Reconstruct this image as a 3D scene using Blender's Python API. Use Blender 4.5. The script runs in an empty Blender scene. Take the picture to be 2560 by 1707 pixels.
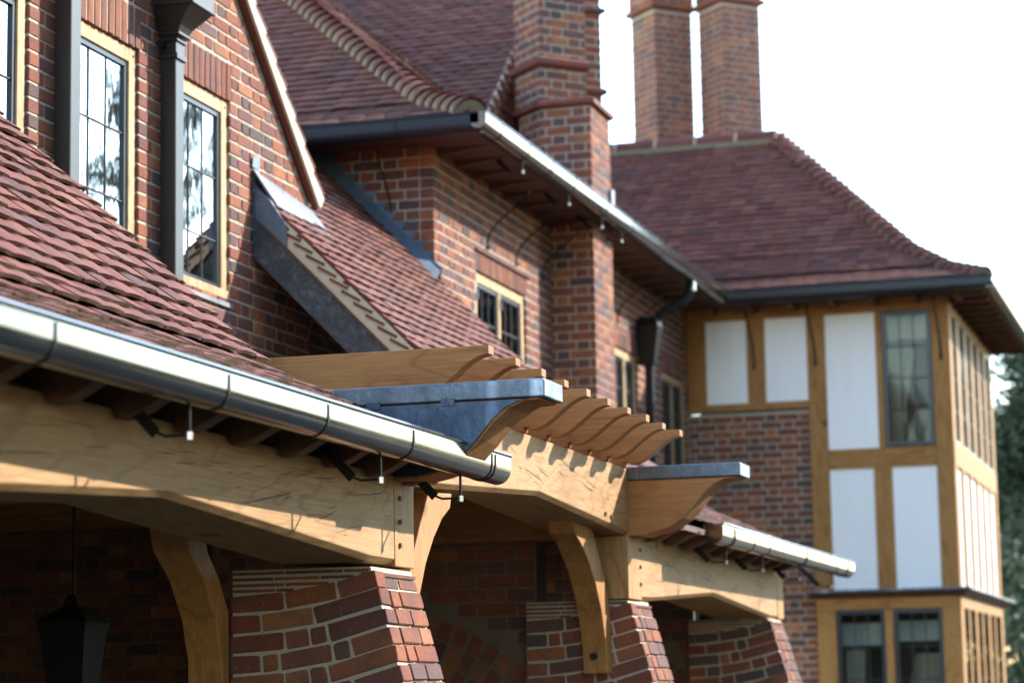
import bpy, math, random
import numpy as np
from mathutils import Vector, Matrix
random.seed(11); rng = np.random.default_rng(11)
SC = bpy.context.scene
COL = SC.collection
R = math.radians

# ------------------------------------------------------------------ camera
YAW, PIT, ROL = R(16.66), R(8.30), R(-1.04)
CAM = Vector((0, 0, 1.6))
fwd = Vector((math.cos(PIT)*math.cos(YAW), math.cos(PIT)*math.sin(YAW), math.sin(PIT)))
r0 = Vector((math.sin(YAW), -math.cos(YAW), 0)); u0 = r0.cross(fwd)
rgt = r0*math.cos(ROL) + u0*math.sin(ROL); upv = u0*math.cos(ROL) - r0*math.sin(ROL)
cd = bpy.data.cameras.new('camera'); cam = bpy.data.objects.new('camera', cd); COL.objects.link(cam)
cam.matrix_world = Matrix(((rgt.x, upv.x, -fwd.x, CAM.x), (rgt.y, upv.y, -fwd.y, CAM.y), (rgt.z, upv.z, -fwd.z, CAM.z), (0, 0, 0, 1)))
cd.lens = 85; cd.sensor_width = 36; cd.sensor_fit = 'HORIZONTAL'; cd.clip_start = 0.1; cd.clip_end = 3000
cd.dof.use_dof = True; cd.dof.focus_distance = 9.7; cd.dof.aperture_fstop = 2.6
SC.camera = cam

# ------------------------------------------------------------------ sky, sun, exposure
SUN_EL = R(30.5); SUN_TO = Vector((0.613, -0.606, 0.507)).normalized()
w = bpy.data.worlds.new('World'); SC.world = w; w.use_nodes = True
nt = w.node_tree; bg = nt.nodes['Background']
sky = nt.nodes.new('ShaderNodeTexSky'); sky.sky_type = 'NISHITA'; sky.sun_disc = False
sky.sun_elevation = SUN_EL; sky.sun_rotation = math.atan2(SUN_TO.x, SUN_TO.y)
sky.air_density = 1.35; sky.dust_density = 0.15; sky.ozone_density = 1.5
nt.links.new(sky.outputs['Color'], bg.inputs['Color']); bg.inputs['Strength'].default_value = 0.15
sd = bpy.data.lights.new('sun', 'SUN'); sd.energy = 2.15; sd.angle = R(0.55); sd.color = (1.0, 0.955, 0.88)
sun = bpy.data.objects.new('sun', sd); COL.objects.link(sun)
sun.rotation_euler = SUN_TO.to_track_quat('Z', 'Y').to_euler(); sun.location = (20, -20, 20)
vs = SC.view_settings; vs.view_transform = 'Standard'; vs.look = 'None'; vs.exposure = 2.45; vs.gamma = 1.0; vs.use_curve_mapping = False

# ------------------------------------------------------------------ materials
def newmat(name):
    m = bpy.data.materials.new(name); m.use_nodes = True
    t = m.node_tree; b = t.nodes['Principled BSDF']; return m, t, b
def N(t, typ, **k):
    n = t.nodes.new(typ)
    for a, v in k.items(): setattr(n, a, v)
    return n
def L(t, a, b): t.links.new(a, b)
def pos_scaled(t, sx, sy, sz):
    g = N(t, 'ShaderNodeNewGeometry'); v = N(t, 'ShaderNodeVectorMath', operation='MULTIPLY')
    L(t, g.outputs['Position'], v.inputs[0]); v.inputs[1].default_value = (sx, sy, sz); return v.outputs[0]
def noise(t, vec, scale, detail=4, rough=0.55, dist=0.0):
    n = N(t, 'ShaderNodeTexNoise'); n.inputs['Scale'].default_value = scale; n.inputs['Detail'].default_value = detail
    n.inputs['Roughness'].default_value = rough; n.inputs['Distortion'].default_value = dist
    if vec is not None: L(t, vec, n.inputs['Vector'])
    return n.outputs['Fac']
def ramp(t, fac, stops, interp='LINEAR'):
    n = N(t, 'ShaderNodeValToRGB'); cr = n.color_ramp; cr.interpolation = interp
    while len(cr.elements) < len(stops): cr.elements.new(0.5)
    for e, (p, c) in zip(cr.elements, stops): e.position = p; e.color = (*c, 1) if len(c) == 3 else c
    L(t, fac, n.inputs['Fac']); return n.outputs['Color']
def mix(t, fac, a, b, mode='MIX'):
    n = N(t, 'ShaderNodeMix', data_type='RGBA', blend_type=mode)
    for s, v in ((n.inputs['Factor'], fac), (n.inputs[6], a), (n.inputs[7], b)):
        if hasattr(v, 'links') or hasattr(v, 'is_linked'): L(t, v, s)
        elif isinstance(v, (int, float)): s.default_value = v
        else: s.default_value = (*v, 1)
    return n.outputs[2]
def math_(t, op, a, b=0.0):
    n = N(t, 'ShaderNodeMath', operation=op)
    for i, v in enumerate((a, b)):
        if isinstance(v, (int, float)): n.inputs[i].default_value = v
        else: L(t, v, n.inputs[i])
    return n.outputs[0]
def bump(t, b, h, strength=0.3, dist=0.004):
    n = N(t, 'ShaderNodeBump'); n.inputs['Strength'].default_value = strength; n.inputs['Distance'].default_value = dist
    L(t, h, n.inputs['Height']); L(t, n.outputs[0], b.inputs['Normal'])
def piece_random(t):
    g = N(t, 'ShaderNodeNewGeometry'); o = N(t, 'ShaderNodeObjectInfo')
    return math_(t, 'FRACT', math_(t, 'ADD', o.outputs['Random'], math_(t, 'MULTIPLY', g.outputs['Random Per Island'], 7.31)))
def basic(name, col, rough=0.6, metal=0.0, vary=0.12, scale=6.0, bmp=0.15, bscale=60, spec=None):
    m, t, b = newmat(name); p = pos_scaled(t, 1, 1, 1)
    c = mix(t, noise(t, p, scale, 5), tuple(x*(1-vary) for x in col), tuple(min(1, x*(1+vary)) for x in col))
    L(t, c, b.inputs['Base Color']); b.inputs['Roughness'].default_value = rough; b.inputs['Metallic'].default_value = metal
    if spec is not None: b.inputs['Specular IOR Level'].default_value = spec
    if bmp: bump(t, b, noise(t, p, bscale, 4), bmp, 0.003)
    return m
def mat_brick():
    m, t, b = newmat('handmade brick'); p = pos_scaled(t, 1, 1, 1); r = piece_random(t)
    base = ramp(t, r, [(0.0, (.21, .072, .044)), (.12, (.30, .11, .056)), (.26, (.19, .062, .042)), (.38, (.37, .15, .066)), (.48, (.16, .064, .05)), (.60, (.25, .088, .052)), (.70, (.165, .085, .076)), (.80, (.12, .078, .076)), (.87, (.08, .064, .068)), (.93, (.27, .105, .058)), (1, (.42, .185, .085))])
    n1 = noise(t, p, 26, 6, 0.65); n2 = noise(t, p, 7, 3)
    c = mix(t, math_(t, 'MULTIPLY', n1, 1.0), base, (.9, .75, .65), 'MULTIPLY')
    c = mix(t, ramp(t, n2, [(.40, (0, 0, 0)), (.66, (.6, .6, .6))]), c, (.10, .06, .06))
    c = mix(t, ramp(t, noise(t, p, 90, 2), [(.62, (0, 0, 0)), (.72, (.4, .4, .4))]), c, (.42, .30, .25))
    L(t, c, b.inputs['Base Color']); b.inputs['Roughness'].default_value = 0.85; b.inputs['Specular IOR Level'].default_value = .18
    bump(t, b, noise(t, p, 85, 6, .75), 0.85, 0.006); return m
def mat_tile():
    m, t, b = newmat('clay tile'); p = pos_scaled(t, 1, 1, 1); r = piece_random(t)
    base = ramp(t, r, [(0, (.135, .043, .029)), (.25, (.185, .064, .041)), (.45, (.105, .034, .027)), (.65, (.155, .048, .034)), (.8, (.19, .071, .047)), (.92, (.085, .035, .031)), (1, (.225, .092, .056))])
    c = mix(t, noise(t, p, 16, 5, .6), base, (.85, .68, .62), 'MULTIPLY')
    c = mix(t, ramp(t, noise(t, p, 5, 4), [(.5, (0, 0, 0)), (.75, (.5, .5, .5))]), c, (.17, .085, .075))
    L(t, c, b.inputs['Base Color']); b.inputs['Roughness'].default_value = 0.7; b.inputs['Specular IOR Level'].default_value = .2
    bump(t, b, noise(t, p, 130, 5, .7), 0.35, 0.003); return m
def mat_oak(name, axis, tint=(1, 1, 1), cracks=True):
    m, t, b = newmat(name); ai = 'xyz'.index(axis)
    def sc(k): q = [1.0, 1.0, 1.0]; q[ai] = k; return tuple(q)
    pw = pos_scaled(t, 1, 1, 1)
    mp = N(t, 'ShaderNodeMapping'); mp.inputs['Rotation'].default_value = (R(5), R(9), R(4)); L(t, pw, mp.inputs['Vector'])
    def rs(k): v = N(t, 'ShaderNodeVectorMath', operation='MULTIPLY'); L(t, mp.outputs[0], v.inputs[0]); v.inputs[1].default_value = sc(k); return v.outputs[0]
    fib = noise(t, pos_scaled(t, *sc(.03)), 120, 4, 0.6, 0.0)
    warp = noise(t, rs(.25), 3.2, 3, .5)
    ringv = math_(t, 'FRACT', math_(t, 'MULTIPLY', warp, 9.0))
    ring = math_(t, 'ABSOLUTE', math_(t, 'SUBTRACT', ringv, .5))
    big = noise(t, pw, 1.5, 4); blot = noise(t, rs(.3), 7, 4, .6)
    T = lambda c: tuple(x*y for x, y in zip(c, tint))
    A, B, D = T((.27, .145, .062)), T((.50, .345, .185)), T((.37, .225, .105))
    c = mix(t, ramp(t, fib, [(.36, (0, 0, 0)), (.62, (1, 1, 1))]), D, B)
    c = mix(t, ramp(t, ring, [(.02, (.55, .55, .55)), (.16, (0, 0, 0))]), c, A)
    c = mix(t, ramp(t, blot, [(.5, (0, 0, 0)), (.75, (.55, .55, .55))]), c, A)
    c = mix(t, ramp(t, big, [(.45, (0, 0, 0)), (.7, (.5, .5, .5))]), c, B)
    vor = N(t, 'ShaderNodeTexVoronoi'); vor.inputs['Scale'].default_value = 1.7; L(t, pw, vor.inputs['Vector'])
    kn = ramp(t, vor.outputs['Distance'], [(.03, (1, 1, 1)), (.085, (0, 0, 0))])
    c = mix(t, math_(t, 'MULTIPLY', kn, .8), c, tuple(x*.3 for x in A))
    h = math_(t, 'ADD', math_(t, 'MULTIPLY', fib, .6), ring)
    if cracks:
        lines = None
        for k, (fs, ax, th) in enumerate(((6.5, .035, .006), (11.0, .05, .0075))):
            cr = noise(t, rs(ax), fs, 2, .45, .15)
            ln_ = ramp(t, math_(t, 'ABSOLUTE', math_(t, 'SUBTRACT', cr, .5+.03*k)), [(th*.6, (1, 1, 1)), (th*1.5, (0, 0, 0))])
            msk = ramp(t, noise(t, rs(.45), 2.4+1.3*k, 2), [(.50, (0, 0, 0)), (.56, (1, 1, 1))])
            f_ = math_(t, 'MULTIPLY', ln_, msk); lines = f_ if lines is None else math_(t, 'MAXIMUM', lines, f_)
        c = mix(t, math_(t, 'MULTIPLY', lines, .93), c, (.03, .014, .006)); h = math_(t, 'SUBTRACT', h, math_(t, 'MULTIPLY', lines, 3.0))
    L(t, c, b.inputs['Base Color']); b.inputs['Roughness'].default_value = 0.62; b.inputs['Specular IOR Level'].default_value = 0.22
    bump(t, b, h, 0.35, 0.004); return m
def mat_lead(name, dark, light, rough=0.42, metal=0.75, streak=True, spots=False):
    m, t, b = newmat(name); p = pos_scaled(t, 1, 1, 1); ps = pos_scaled(t, 1, 1, .05)
    c = mix(t, ramp(t, noise(t, p, 6, 8, .72), [(.3, (0, 0, 0)), (.72, (1, 1, 1))]), dark, light)
    c = mix(t, ramp(t, noise(t, p, 38, 5, .7), [(.55, (0, 0, 0)), (.75, (.45, .45, .45))]), c, tuple(min(1, x*1.8+.02) for x in light))
    if streak: c = mix(t, ramp(t, noise(t, ps, 7, 4), [(.57, (0, 0, 0)), (.70, (.8, .8, .8))]), c, tuple(min(1, x*2.3+.06) for x in light))
    if spots:
        f = math_(t, 'MULTIPLY', ramp(t, noise(t, p, 26, 7, .75), [(.47, (0, 0, 0)), (.70, (1, 1, 1))]), ramp(t, noise(t, p, 4, 3), [(.40, (0, 0, 0)), (.65, (1, 1, 1))]))
        c = mix(t, math_(t, 'MULTIPLY', f, .6), c, (.22, .24, .33))
    L(t, c, b.inputs['Base Color']); b.inputs['Metallic'].default_value = metal
    L(t, ramp(t, noise(t, p, 8, 4), [(.3, (rough-.14,)*3), (.7, (rough+.18,)*3)]), b.inputs['Roughness'])
    bump(t, b, noise(t, p, 9, 4), 0.35, 0.012); return m
def mat_steel():
    m, t, b = newmat('galvanised steel'); p = pos_scaled(t, .35, 1, 1)
    c = mix(t, noise(t, p, 7, 5, .6), (.22, .212, .194), (.33, .318, .295))
    c = mix(t, ramp(t, noise(t, pos_scaled(t, 1, 1, 1), 90, 3), [(.68, (0, 0, 0)), (.74, (.6, .6, .6))]), c, (.2, .19, .17))
    L(t, c, b.inputs['Base Color']); b.inputs['Metallic'].default_value = 1.0
    L(t, ramp(t, noise(t, p, 4, 4), [(.3, (.13,)*3), (.7, (.24,)*3)]), b.inputs['Roughness'])
    bump(t, b, noise(t, p, 3, 3), 0.06, 0.02); return m
def mat_glass(name, ior=1.7, wav=0.25, wscale=6.0, extra=0.0):
    m, t, b = newmat(name); t.nodes.remove(b); out = t.nodes['Material Output']; p = pos_scaled(t, 1, 1, .6)
    bp = N(t, 'ShaderNodeBump'); bp.inputs['Strength'].default_value = wav; bp.inputs['Distance'].default_value = 0.02
    L(t, noise(t, p, wscale, 2), bp.inputs['Height'])
    fr = N(t, 'ShaderNodeFresnel'); fr.inputs['IOR'].default_value = ior; L(t, bp.outputs[0], fr.inputs['Normal'])
    gl = N(t, 'ShaderNodeBsdfGlossy'); gl.inputs['Roughness'].default_value = 0.02; L(t, bp.outputs[0], gl.inputs['Normal'])
    tr = N(t, 'ShaderNodeBsdfTransparent'); tr.inputs['Color'].default_value = (.82, .86, .84, 1)
    mx = N(t, 'ShaderNodeMixShader'); L(t, math_(t, 'MINIMUM', math_(t, 'ADD', fr.outputs[0], extra), 1.0), mx.inputs[0]); L(t, tr.outputs[0], mx.inputs[1]); L(t, gl.outputs[0], mx.inputs[2])
    L(t, mx.outputs[0], out.inputs['Surface']); return m
def mat_render():
    m, t, b = newmat('white render'); p = pos_scaled(t, 1, 1, 1); ps = pos_scaled(t, 1, 1, .08)
    c = mix(t, ramp(t, noise(t, ps, 10, 4), [(.5, (0, 0, 0)), (.8, (.5, .5, .5))]), (.90, .905, .91), (.80, .80, .79))
    c = mix(t, ramp(t, noise(t, p, 3, 5), [(.45, (0, 0, 0)), (.8, (.35, .35, .35))]), c, (.84, .84, .83))
    L(t, c, b.inputs['Base Color']); b.inputs['Roughness'].default_value = .9
    bump(t, b, noise(t, p, 24, 6, .7), .5, .006); return m
def mat_leaf(name, a, b_):
    m, t, b = newmat(name); r = piece_random(t)
    L(t, mix(t, r, a, b_), b.inputs['Base Color']); b.inputs['Roughness'].default_value = .6
    b.inputs['Subsurface Weight'].default_value = 0.0
    return m
M = dict(
    brick=mat_brick(), tile=mat_tile(),
    tile_edge=basic('sanded tile edge', (.085, .048, .026), .9, vary=.3, scale=25, bmp=.4),
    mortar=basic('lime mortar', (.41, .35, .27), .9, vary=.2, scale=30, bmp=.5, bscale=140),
    shade_mortar=basic('shade-darkened mortar', (.15, .12, .09), .95, vary=.25, scale=14, bmp=.4, bscale=90),  # loggia shade put into the colour: darkened copy of the lime mortar
    verge_mortar=basic('verge mortar', (.52, .45, .33), .9, vary=.18, scale=14, bmp=.5, bscale=90),
    hip_mortar=basic('mossy bedding mortar', (.20, .165, .10), .95, vary=.3, scale=18, bmp=.5, bscale=90),
    oak_x=mat_oak('oak along x', 'x', (.80, .69, .56), cracks=False), oak_y=mat_oak('oak along y', 'y', (.74, .52, .36), cracks=False), oak_z=mat_oak('oak upright', 'z', (.80, .66, .50), cracks=False),
    oak_brace=mat_oak('oak brace', 'z', (.80, .58, .36), cracks=False),
    oak_frame=mat_oak('oak joinery', 'z', (1.0, 1.0, 1.0), cracks=False), oak_wing=mat_oak('oak studs', 'z', (.80, .60, .36), cracks=False), oak_wing_y=mat_oak('oak rails', 'y', (.80, .60, .36), cracks=False),
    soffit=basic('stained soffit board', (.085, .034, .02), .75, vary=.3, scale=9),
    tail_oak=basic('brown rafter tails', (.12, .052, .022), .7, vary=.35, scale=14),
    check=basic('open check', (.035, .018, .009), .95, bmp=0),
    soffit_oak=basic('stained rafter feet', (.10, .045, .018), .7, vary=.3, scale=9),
    lead=mat_lead('lead cheek', (.016, .034, .066), (.05, .088, .145), .40, .45), lead_cap=mat_lead('lead cap', (.05, .075, .11), (.13, .17, .22), .40, .55),
    lead_dark=mat_lead('dark lead fascia', (.022, .024, .027), (.05, .053, .06), .6, .2, streak=False, spots=True), lead_pale=mat_lead('new lead apron', (.15, .16, .17), (.24, .25, .26), .5, .2, streak=False),
    lead_apron=mat_lead('lead apron', (.07, .078, .09), (.13, .14, .155), .6, .1, streak=False),
    lead_step=mat_lead('step flashing lead', (.06, .09, .125), (.11, .145, .19), .55, .3, streak=False),
    steel=mat_steel(), dark_gutter=basic('dark gutter paint', (.010, .012, .017), .42, 0.0, vary=.2, spec=.35),
    iron=basic('black iron', (.010, .009, .0085), .55, 0.0, vary=.2, spec=.25), bolt=basic('zinc bolt', (.55, .53, .5), .3, 1.0),
    pipe=basic('painted cast iron', (.008, .0075, .007), .42, 0.0, vary=.15, spec=.45), black_pipe=basic('black pipe paint', (.006, .006, .0065), .45, 0.0, spec=.25),
    render=mat_render(),
    casement=basic('dark casement paint', (.02, .028, .04), .35, 0.2), came=basic('lead came', (.045, .048, .05), .5, 0.4),
    glass=mat_glass('leaded glass', 2.2, .04, 6.0, .55), glass_far=mat_glass('window glass', 1.33, .03, 3.0),
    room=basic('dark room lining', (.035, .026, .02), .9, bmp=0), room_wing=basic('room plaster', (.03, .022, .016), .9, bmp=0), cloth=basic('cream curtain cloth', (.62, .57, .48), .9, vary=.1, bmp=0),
    blind=basic('pale blind cloth', (.55, .58, .56), .9, vary=.05, bmp=0), shade=basic('linen lampshade', (.40, .32, .24), .9, bmp=0),
    stone=basic('pale stone', (.42, .37, .28), .85, vary=.12), ground=basic('lawn and dark drive', (.050, .043, .030), .95, vary=.3, scale=3, bmp=.4, bscale=80),
    bark=basic('bark', (.09, .065, .045), .95, vary=.3, scale=12), leaf=mat_leaf('conifer leaves', (.018, .035, .014), (.06, .085, .03)), leaf2=mat_leaf('light leaves', (.04, .06, .018), (.10, .12, .045)),
    peg=basic('dark peg end', (.11, .06, .028), .8, vary=.2),
)

# ------------------------------------------------------------------ builders
def project(p):
    q = p - CAM; z = q.dot(fwd)
    if z < .2: return None
    return 1280 + 6044*q.dot(rgt)/z, 853.5 - 6044*q.dot(upv)/z, z
class MB:
    def __init__(s): s.v = []; s.f = []
    def add(s, vs_, fs): o = len(s.v); s.v += [tuple(x) for x in vs_]; s.f += [tuple(i+o for i in f) for f in fs]; return s
    def box(s, x0, x1, y0, y1, z0, z1):
        return s.add([(x, y, z) for x in (x0, x1) for y in (y0, y1) for z in (z0, z1)], [(0, 1, 3, 2), (4, 6, 7, 5), (0, 4, 5, 1), (2, 3, 7, 6), (0, 2, 6, 4), (1, 5, 7, 3)])
    def obox(s, c, ax, ay, az):   # oriented box, half axes
        c = Vector(c); ax, ay, az = Vector(ax), Vector(ay), Vector(az)
        return s.add([c+ax*i+ay*j+az*k for i in (-1, 1) for j in (-1, 1) for k in (-1, 1)], [(0, 1, 3, 2), (4, 6, 7, 5), (0, 4, 5, 1), (2, 3, 7, 6), (0, 2, 6, 4), (1, 5, 7, 3)])
    def prism(s, poly, axis, a, b):   # poly of 2D points in the remaining two axes (cyclic order kept)
        n = len(poly)
        def P(q, t): return {'x': (t, q[0], q[1]), 'y': (q[0], t, q[1]), 'z': (q[0], q[1], t)}[axis]
        vs_ = [P(q, a) for q in poly]+[P(q, b) for q in poly]
        return s.add(vs_, [tuple(range(n)), tuple(range(2*n-1, n-1, -1))]+[(i, i+n, (i+1) % n+n, (i+1) % n) for i in range(n)])
    def loft(s, rings, caps=True, closed=True):
        n = len(rings[0]); vs_ = [p for r_ in rings for p in r_]; fs = []
        m_ = n if closed else n-1
        for k in range(len(rings)-1):
            for i in range(m_): j = (i+1) % n; fs.append((k*n+i, k*n+j, (k+1)*n+j, (k+1)*n+i))
        if caps and closed: fs += [tuple(range(n-1, -1, -1)), tuple(range((len(rings)-1)*n, len(rings)*n))]
        return s.add(vs_, fs)
    def tube(s, pts, rad, n=8):
        pts = [Vector(p) for p in pts]; rings = []
        for i, p in enumerate(pts):
            d = (pts[min(i+1, len(pts)-1)]-pts[max(i-1, 0)]).normalized(); a = d.cross(Vector((0, 0, 1)))
            if a.length < .05: a = d.cross(Vector((1, 0, 0)))
            a.normalize(); b = d.cross(a); rr = rad[i] if isinstance(rad, (list, tuple)) else rad
            rings.append([p+a*rr*math.cos(2*math.pi*k/n)+b*rr*math.sin(2*math.pi*k/n) for k in range(n)])
        return s.loft(rings)
    def mesh(s, name, mat, smooth=False):
        me = bpy.data.meshes.new(name); me.from_pydata(s.v, [], s.f); me.validate(); me.materials.append(M[mat] if isinstance(mat, str) else mat)
        import bmesh
        bm = bmesh.new(); bm.from_mesh(me); bmesh.ops.recalc_face_normals(bm, faces=bm.faces); bm.to_mesh(me); bm.free()
        if smooth: me.shade_smooth() if hasattr(me, 'shade_smooth') else None
        return me
    def build(s, name, mat, parent=None, smooth=False, bevel=0):
        o = bpy.data.objects.new(name, s.mesh(name, mat, smooth)); COL.objects.link(o); attach(o, parent)
        if bevel:
            b = o.modifiers.new('bevel', 'BEVEL'); b.width = bevel; b.segments = 2; b.limit_method = 'ANGLE'
        return o
def attach(o, parent):
    if parent is None: return
    o.parent = parent
    if parent.parent is None: o.matrix_parent_inverse = Matrix.Translation(-parent.location)
def thing(name, label, cat, loc=(0, 0, 0), group=None):
    o = bpy.data.objects.new(name, None); COL.objects.link(o); o.location = loc; o.empty_display_size = .3
    o['label'] = label; o['category'] = cat
    if group: o['group'] = group
    return o
def part(name, parent):   # an empty part that holds sub-parts
    o = bpy.data.objects.new(name, None); COL.objects.link(o); attach(o, parent); return o
def box_part(name, mat, parent, *b, bevel=0): return MB().box(*b).build(name, mat, parent, bevel=bevel)

class Pieces:
    """alike pieces (bricks, tiles) of one part: those that show largest become objects of their own, the rest one joined part"""
    def __init__(s, parent, name, rest, limit=300): s.p = parent; s.name = name; s.rest = rest; s.items = []; s.limit = limit
    def add(s, me, mat4): s.items.append((me, mat4))
    def emit(s):
        sc = []
        for me, m4 in s.items:
            q = project(m4.translation)
            if q is None: continue
            ins = -60 < q[0] < 2620 and -60 < q[1] < 1767
            if not (-900 < q[0] < 3460 and -700 < q[1] < 2400): continue
            sc.append(((0 if ins else 1, q[2]), me, m4))
        sc.sort(key=lambda a: a[0])
        for k, me, m4 in sc[:s.limit]:
            o = bpy.data.objects.new(s.name, me); COL.objects.link(o); o.parent = s.p
            if s.p.parent is None: o.matrix_parent_inverse = Matrix.Translation(-s.p.location)
            o.matrix_basis = m4
        if len(sc) > s.limit:
            vs_, fs, off, mis = [], [], 0, []
            cache = {}
            for k, me, m4 in sc[s.limit:]:
                if me.name not in cache:
                    a = np.empty(len(me.vertices)*3); me.vertices.foreach_get('co', a); cache[me.name] = (a.reshape(-1, 3), [tuple(p.vertices) for p in me.polygons], [p.material_index for p in me.polygons])
                a, f, mi = cache[me.name]; m_ = np.array(m4); mis += mi
                vs_.append(a @ m_[:3, :3].T + m_[:3, 3]); fs += [tuple(i+off for i in q) for q in f]; off += len(a)
            me2 = bpy.data.meshes.new(s.rest); me2.from_pydata(np.concatenate(vs_).tolist(), [], fs); [me2.materials.append(q_) for q_ in sc[0][1].materials]; me2.polygons.foreach_set('material_index', mis)
            o = bpy.data.objects.new(s.rest, me2); COL.objects.link(o); attach(o, s.p) if s.p.parent is None else setattr(o, 'parent', s.p); o['kind'] = 'stuff'

# brick meshes: x along the course, y into the wall, z up
def brick_mesh(Ln, Hn, Dn):
    j = lambda a: random.uniform(-a, a); c = .005
    out = [(c+j(.004), j(.0028)), (Ln-c+j(.004), j(.0028)), (Ln+j(.002), c+j(.003)), (Ln+j(.002), Hn-c+j(.003)), (Ln-c+j(.004), Hn+j(.0028)), (c+j(.004), Hn+j(.0028)), (j(.002), Hn-c+j(.003)), (j(.002), c+j(.003))]
    mx, mz = Ln/2, Hn/2; ins = [(mx+(x-mx)*(1-.006/Ln), mz+(z-mz)*(1-.006/Hn)) for x, z in out]
    rings = [[(x, j(.0012), z) for x, z in ins], [(x, .004, z) for x, z in out], [(x, Dn, z) for x, z in out]]
    b = MB(); n = 8; v = [p for r_ in rings for p in r_]; f = [tuple(range(n))]
    for k in range(2): f += [(k*n+i, (k+1)*n+i, (k+1)*n+(i+1) % n, k*n+(i+1) % n) for i in range(n)]
    b.add(v, f); return b.mesh('brick', 'brick')
BR = {k: [brick_mesh(ln, .0635, .10) for _ in range(nv)] for k, ln, nv in (('S', .213, 8), ('H', .1005, 6), ('Q', .048, 4))}
SOLD = [brick_mesh(.0605, .215, .10) for _ in range(6)]
M['brick_warm'] = M['brick'].copy(); M['brick_warm'].name = 'warm stack brick'
for n_ in M['brick_warm'].node_tree.nodes:
    if n_.type == 'VALTORGB' and len(n_.color_ramp.elements) == 11:
        for e_ in n_.color_ramp.elements: c_ = e_.color; e_.color = (c_[0]*.75+.13, c_[1]*.8+.05, c_[2]*.8+.028, 1)
def warm(me):
    m2_ = me.copy(); m2_.materials.clear(); m2_.materials.append(M['brick_warm']); return m2_
BR_STD = BR; BR_WARM = {k: [warm(q) for q in v] for k, v in BR.items()}
def add_brick(P, o, U, Nn, V, ln, me=None, hscale=1.0):
    if me is None:
        k = 'S' if ln > .15 else ('H' if ln > .07 else 'Q'); base = {'S': .215, 'H': .1025, 'Q': .05}[k]; me = random.choice(BR[k]); sx = ln/base
    else: sx = 1.0
    m = Matrix(((U.x*sx, Nn.x, V.x*hscale, o.x), (U.y*sx, Nn.y, V.y*hscale, o.y), (U.z*sx, Nn.z, V.z*hscale, o.z), (0, 0, 0, 1)))
    P.add(me, m)
def lay(P, O, U, Nn, W, H, holes=(), umax=None, umin=None, pitch=.075, bond='F', v0=0.0):
    """Flemish bond over a face; holes = (u0,u1,v0,v1); umax/umin(v) give sloping ends"""
    O, U, Nn = Vector(O), Vector(U), Vector(Nn); V = Vector((0, 0, 1)); j = .010
    n = int((H-v0)/pitch+1e-6)
    for k in range(n):
        v = v0+k*pitch; vm = v+.0325; a, b = 0.0, W
        if umax: b = min(b, umax(vm))
        if umin: a = max(a, umin(vm))
        iv = [(a, b)]
        for h in holes:
            if h[2] < vm < h[3]:
                iv2 = []
                for s_, e in iv:
                    if h[0] > s_: iv2.append((s_, min(e, h[0])))
                    if h[1] < e: iv2.append((max(s_, h[1]), e))
                iv = [q for q in iv2 if q[1]-q[0] > .02]
        u = -(.3375/2 if k % 2 else 0) - (.06 if bond == 'F' else 0); seq = 0
        while u < W:
            ln = .215 if seq % 2 == 0 else .1025
            for s_, e in iv:
                p0, p1 = max(u, s_), min(u+ln, e)
                if p1-p0 > .028:
                    add_brick(P, O+U*p0+V*v+Nn*random.uniform(-.0015, .0015), U, Nn, V, p1-p0)
            u += ln+j; seq += 1
def soldiers(P, O, U, Nn, W):
    O, U, Nn = Vector(O), Vector(U), Vector(Nn); n = round(W/.075); st = W/n
    for i in range(n): add_brick(P, O+U*(i*st+.005)+Nn*random.uniform(-.002, .001), U, Nn, Vector((0, 0, 1)), .065, random.choice(SOLD))
def slab(mb, O, U, Nn, W, H, holes=(), top=None, rec=.005, th=.2):
    """mortar body behind the brick faces, cut round the holes"""
    O, U, Nn = Vector(O), Vector(U), Vector(Nn); e = .006
    xs = sorted({0.0, W, *[min(max(h[0]-e, 0), W) for h in holes], *[min(max(h[1]+e, 0), W) for h in holes]})
    tp = top or (lambda u: H)
    for a, b in zip(xs, xs[1:]):
        if b-a < 1e-4: continue
        m_ = (a+b)/2; hs = sorted((h[2]-e, h[3]+e) for h in holes if h[0]-e <= m_ <= h[1]+e)
        z = 0.0; iv = []
        for h0, h1 in hs: iv.append((z, h0, False)); z = h1
        iv.append((z, None, True))
        for z0, z1, last in iv:
            za, zb = (tp(a), tp(b)) if last else (z1, z1)
            if last and max(za, zb) <= z0: continue
            q = [O+U*u+Vector((0, 0, zz))+Nn*d for d in (rec, th) for u, zz in ((a, z0), (b, z0), (b, max(zb, z0)), (a, max(za, z0)))]
            mb.add(q, [(0, 1, 2, 3), (7, 6, 5, 4), (0, 4, 5, 1), (1, 5, 6, 2), (2, 6, 7, 3), (3, 7, 4, 0)])
    return mb

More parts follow.
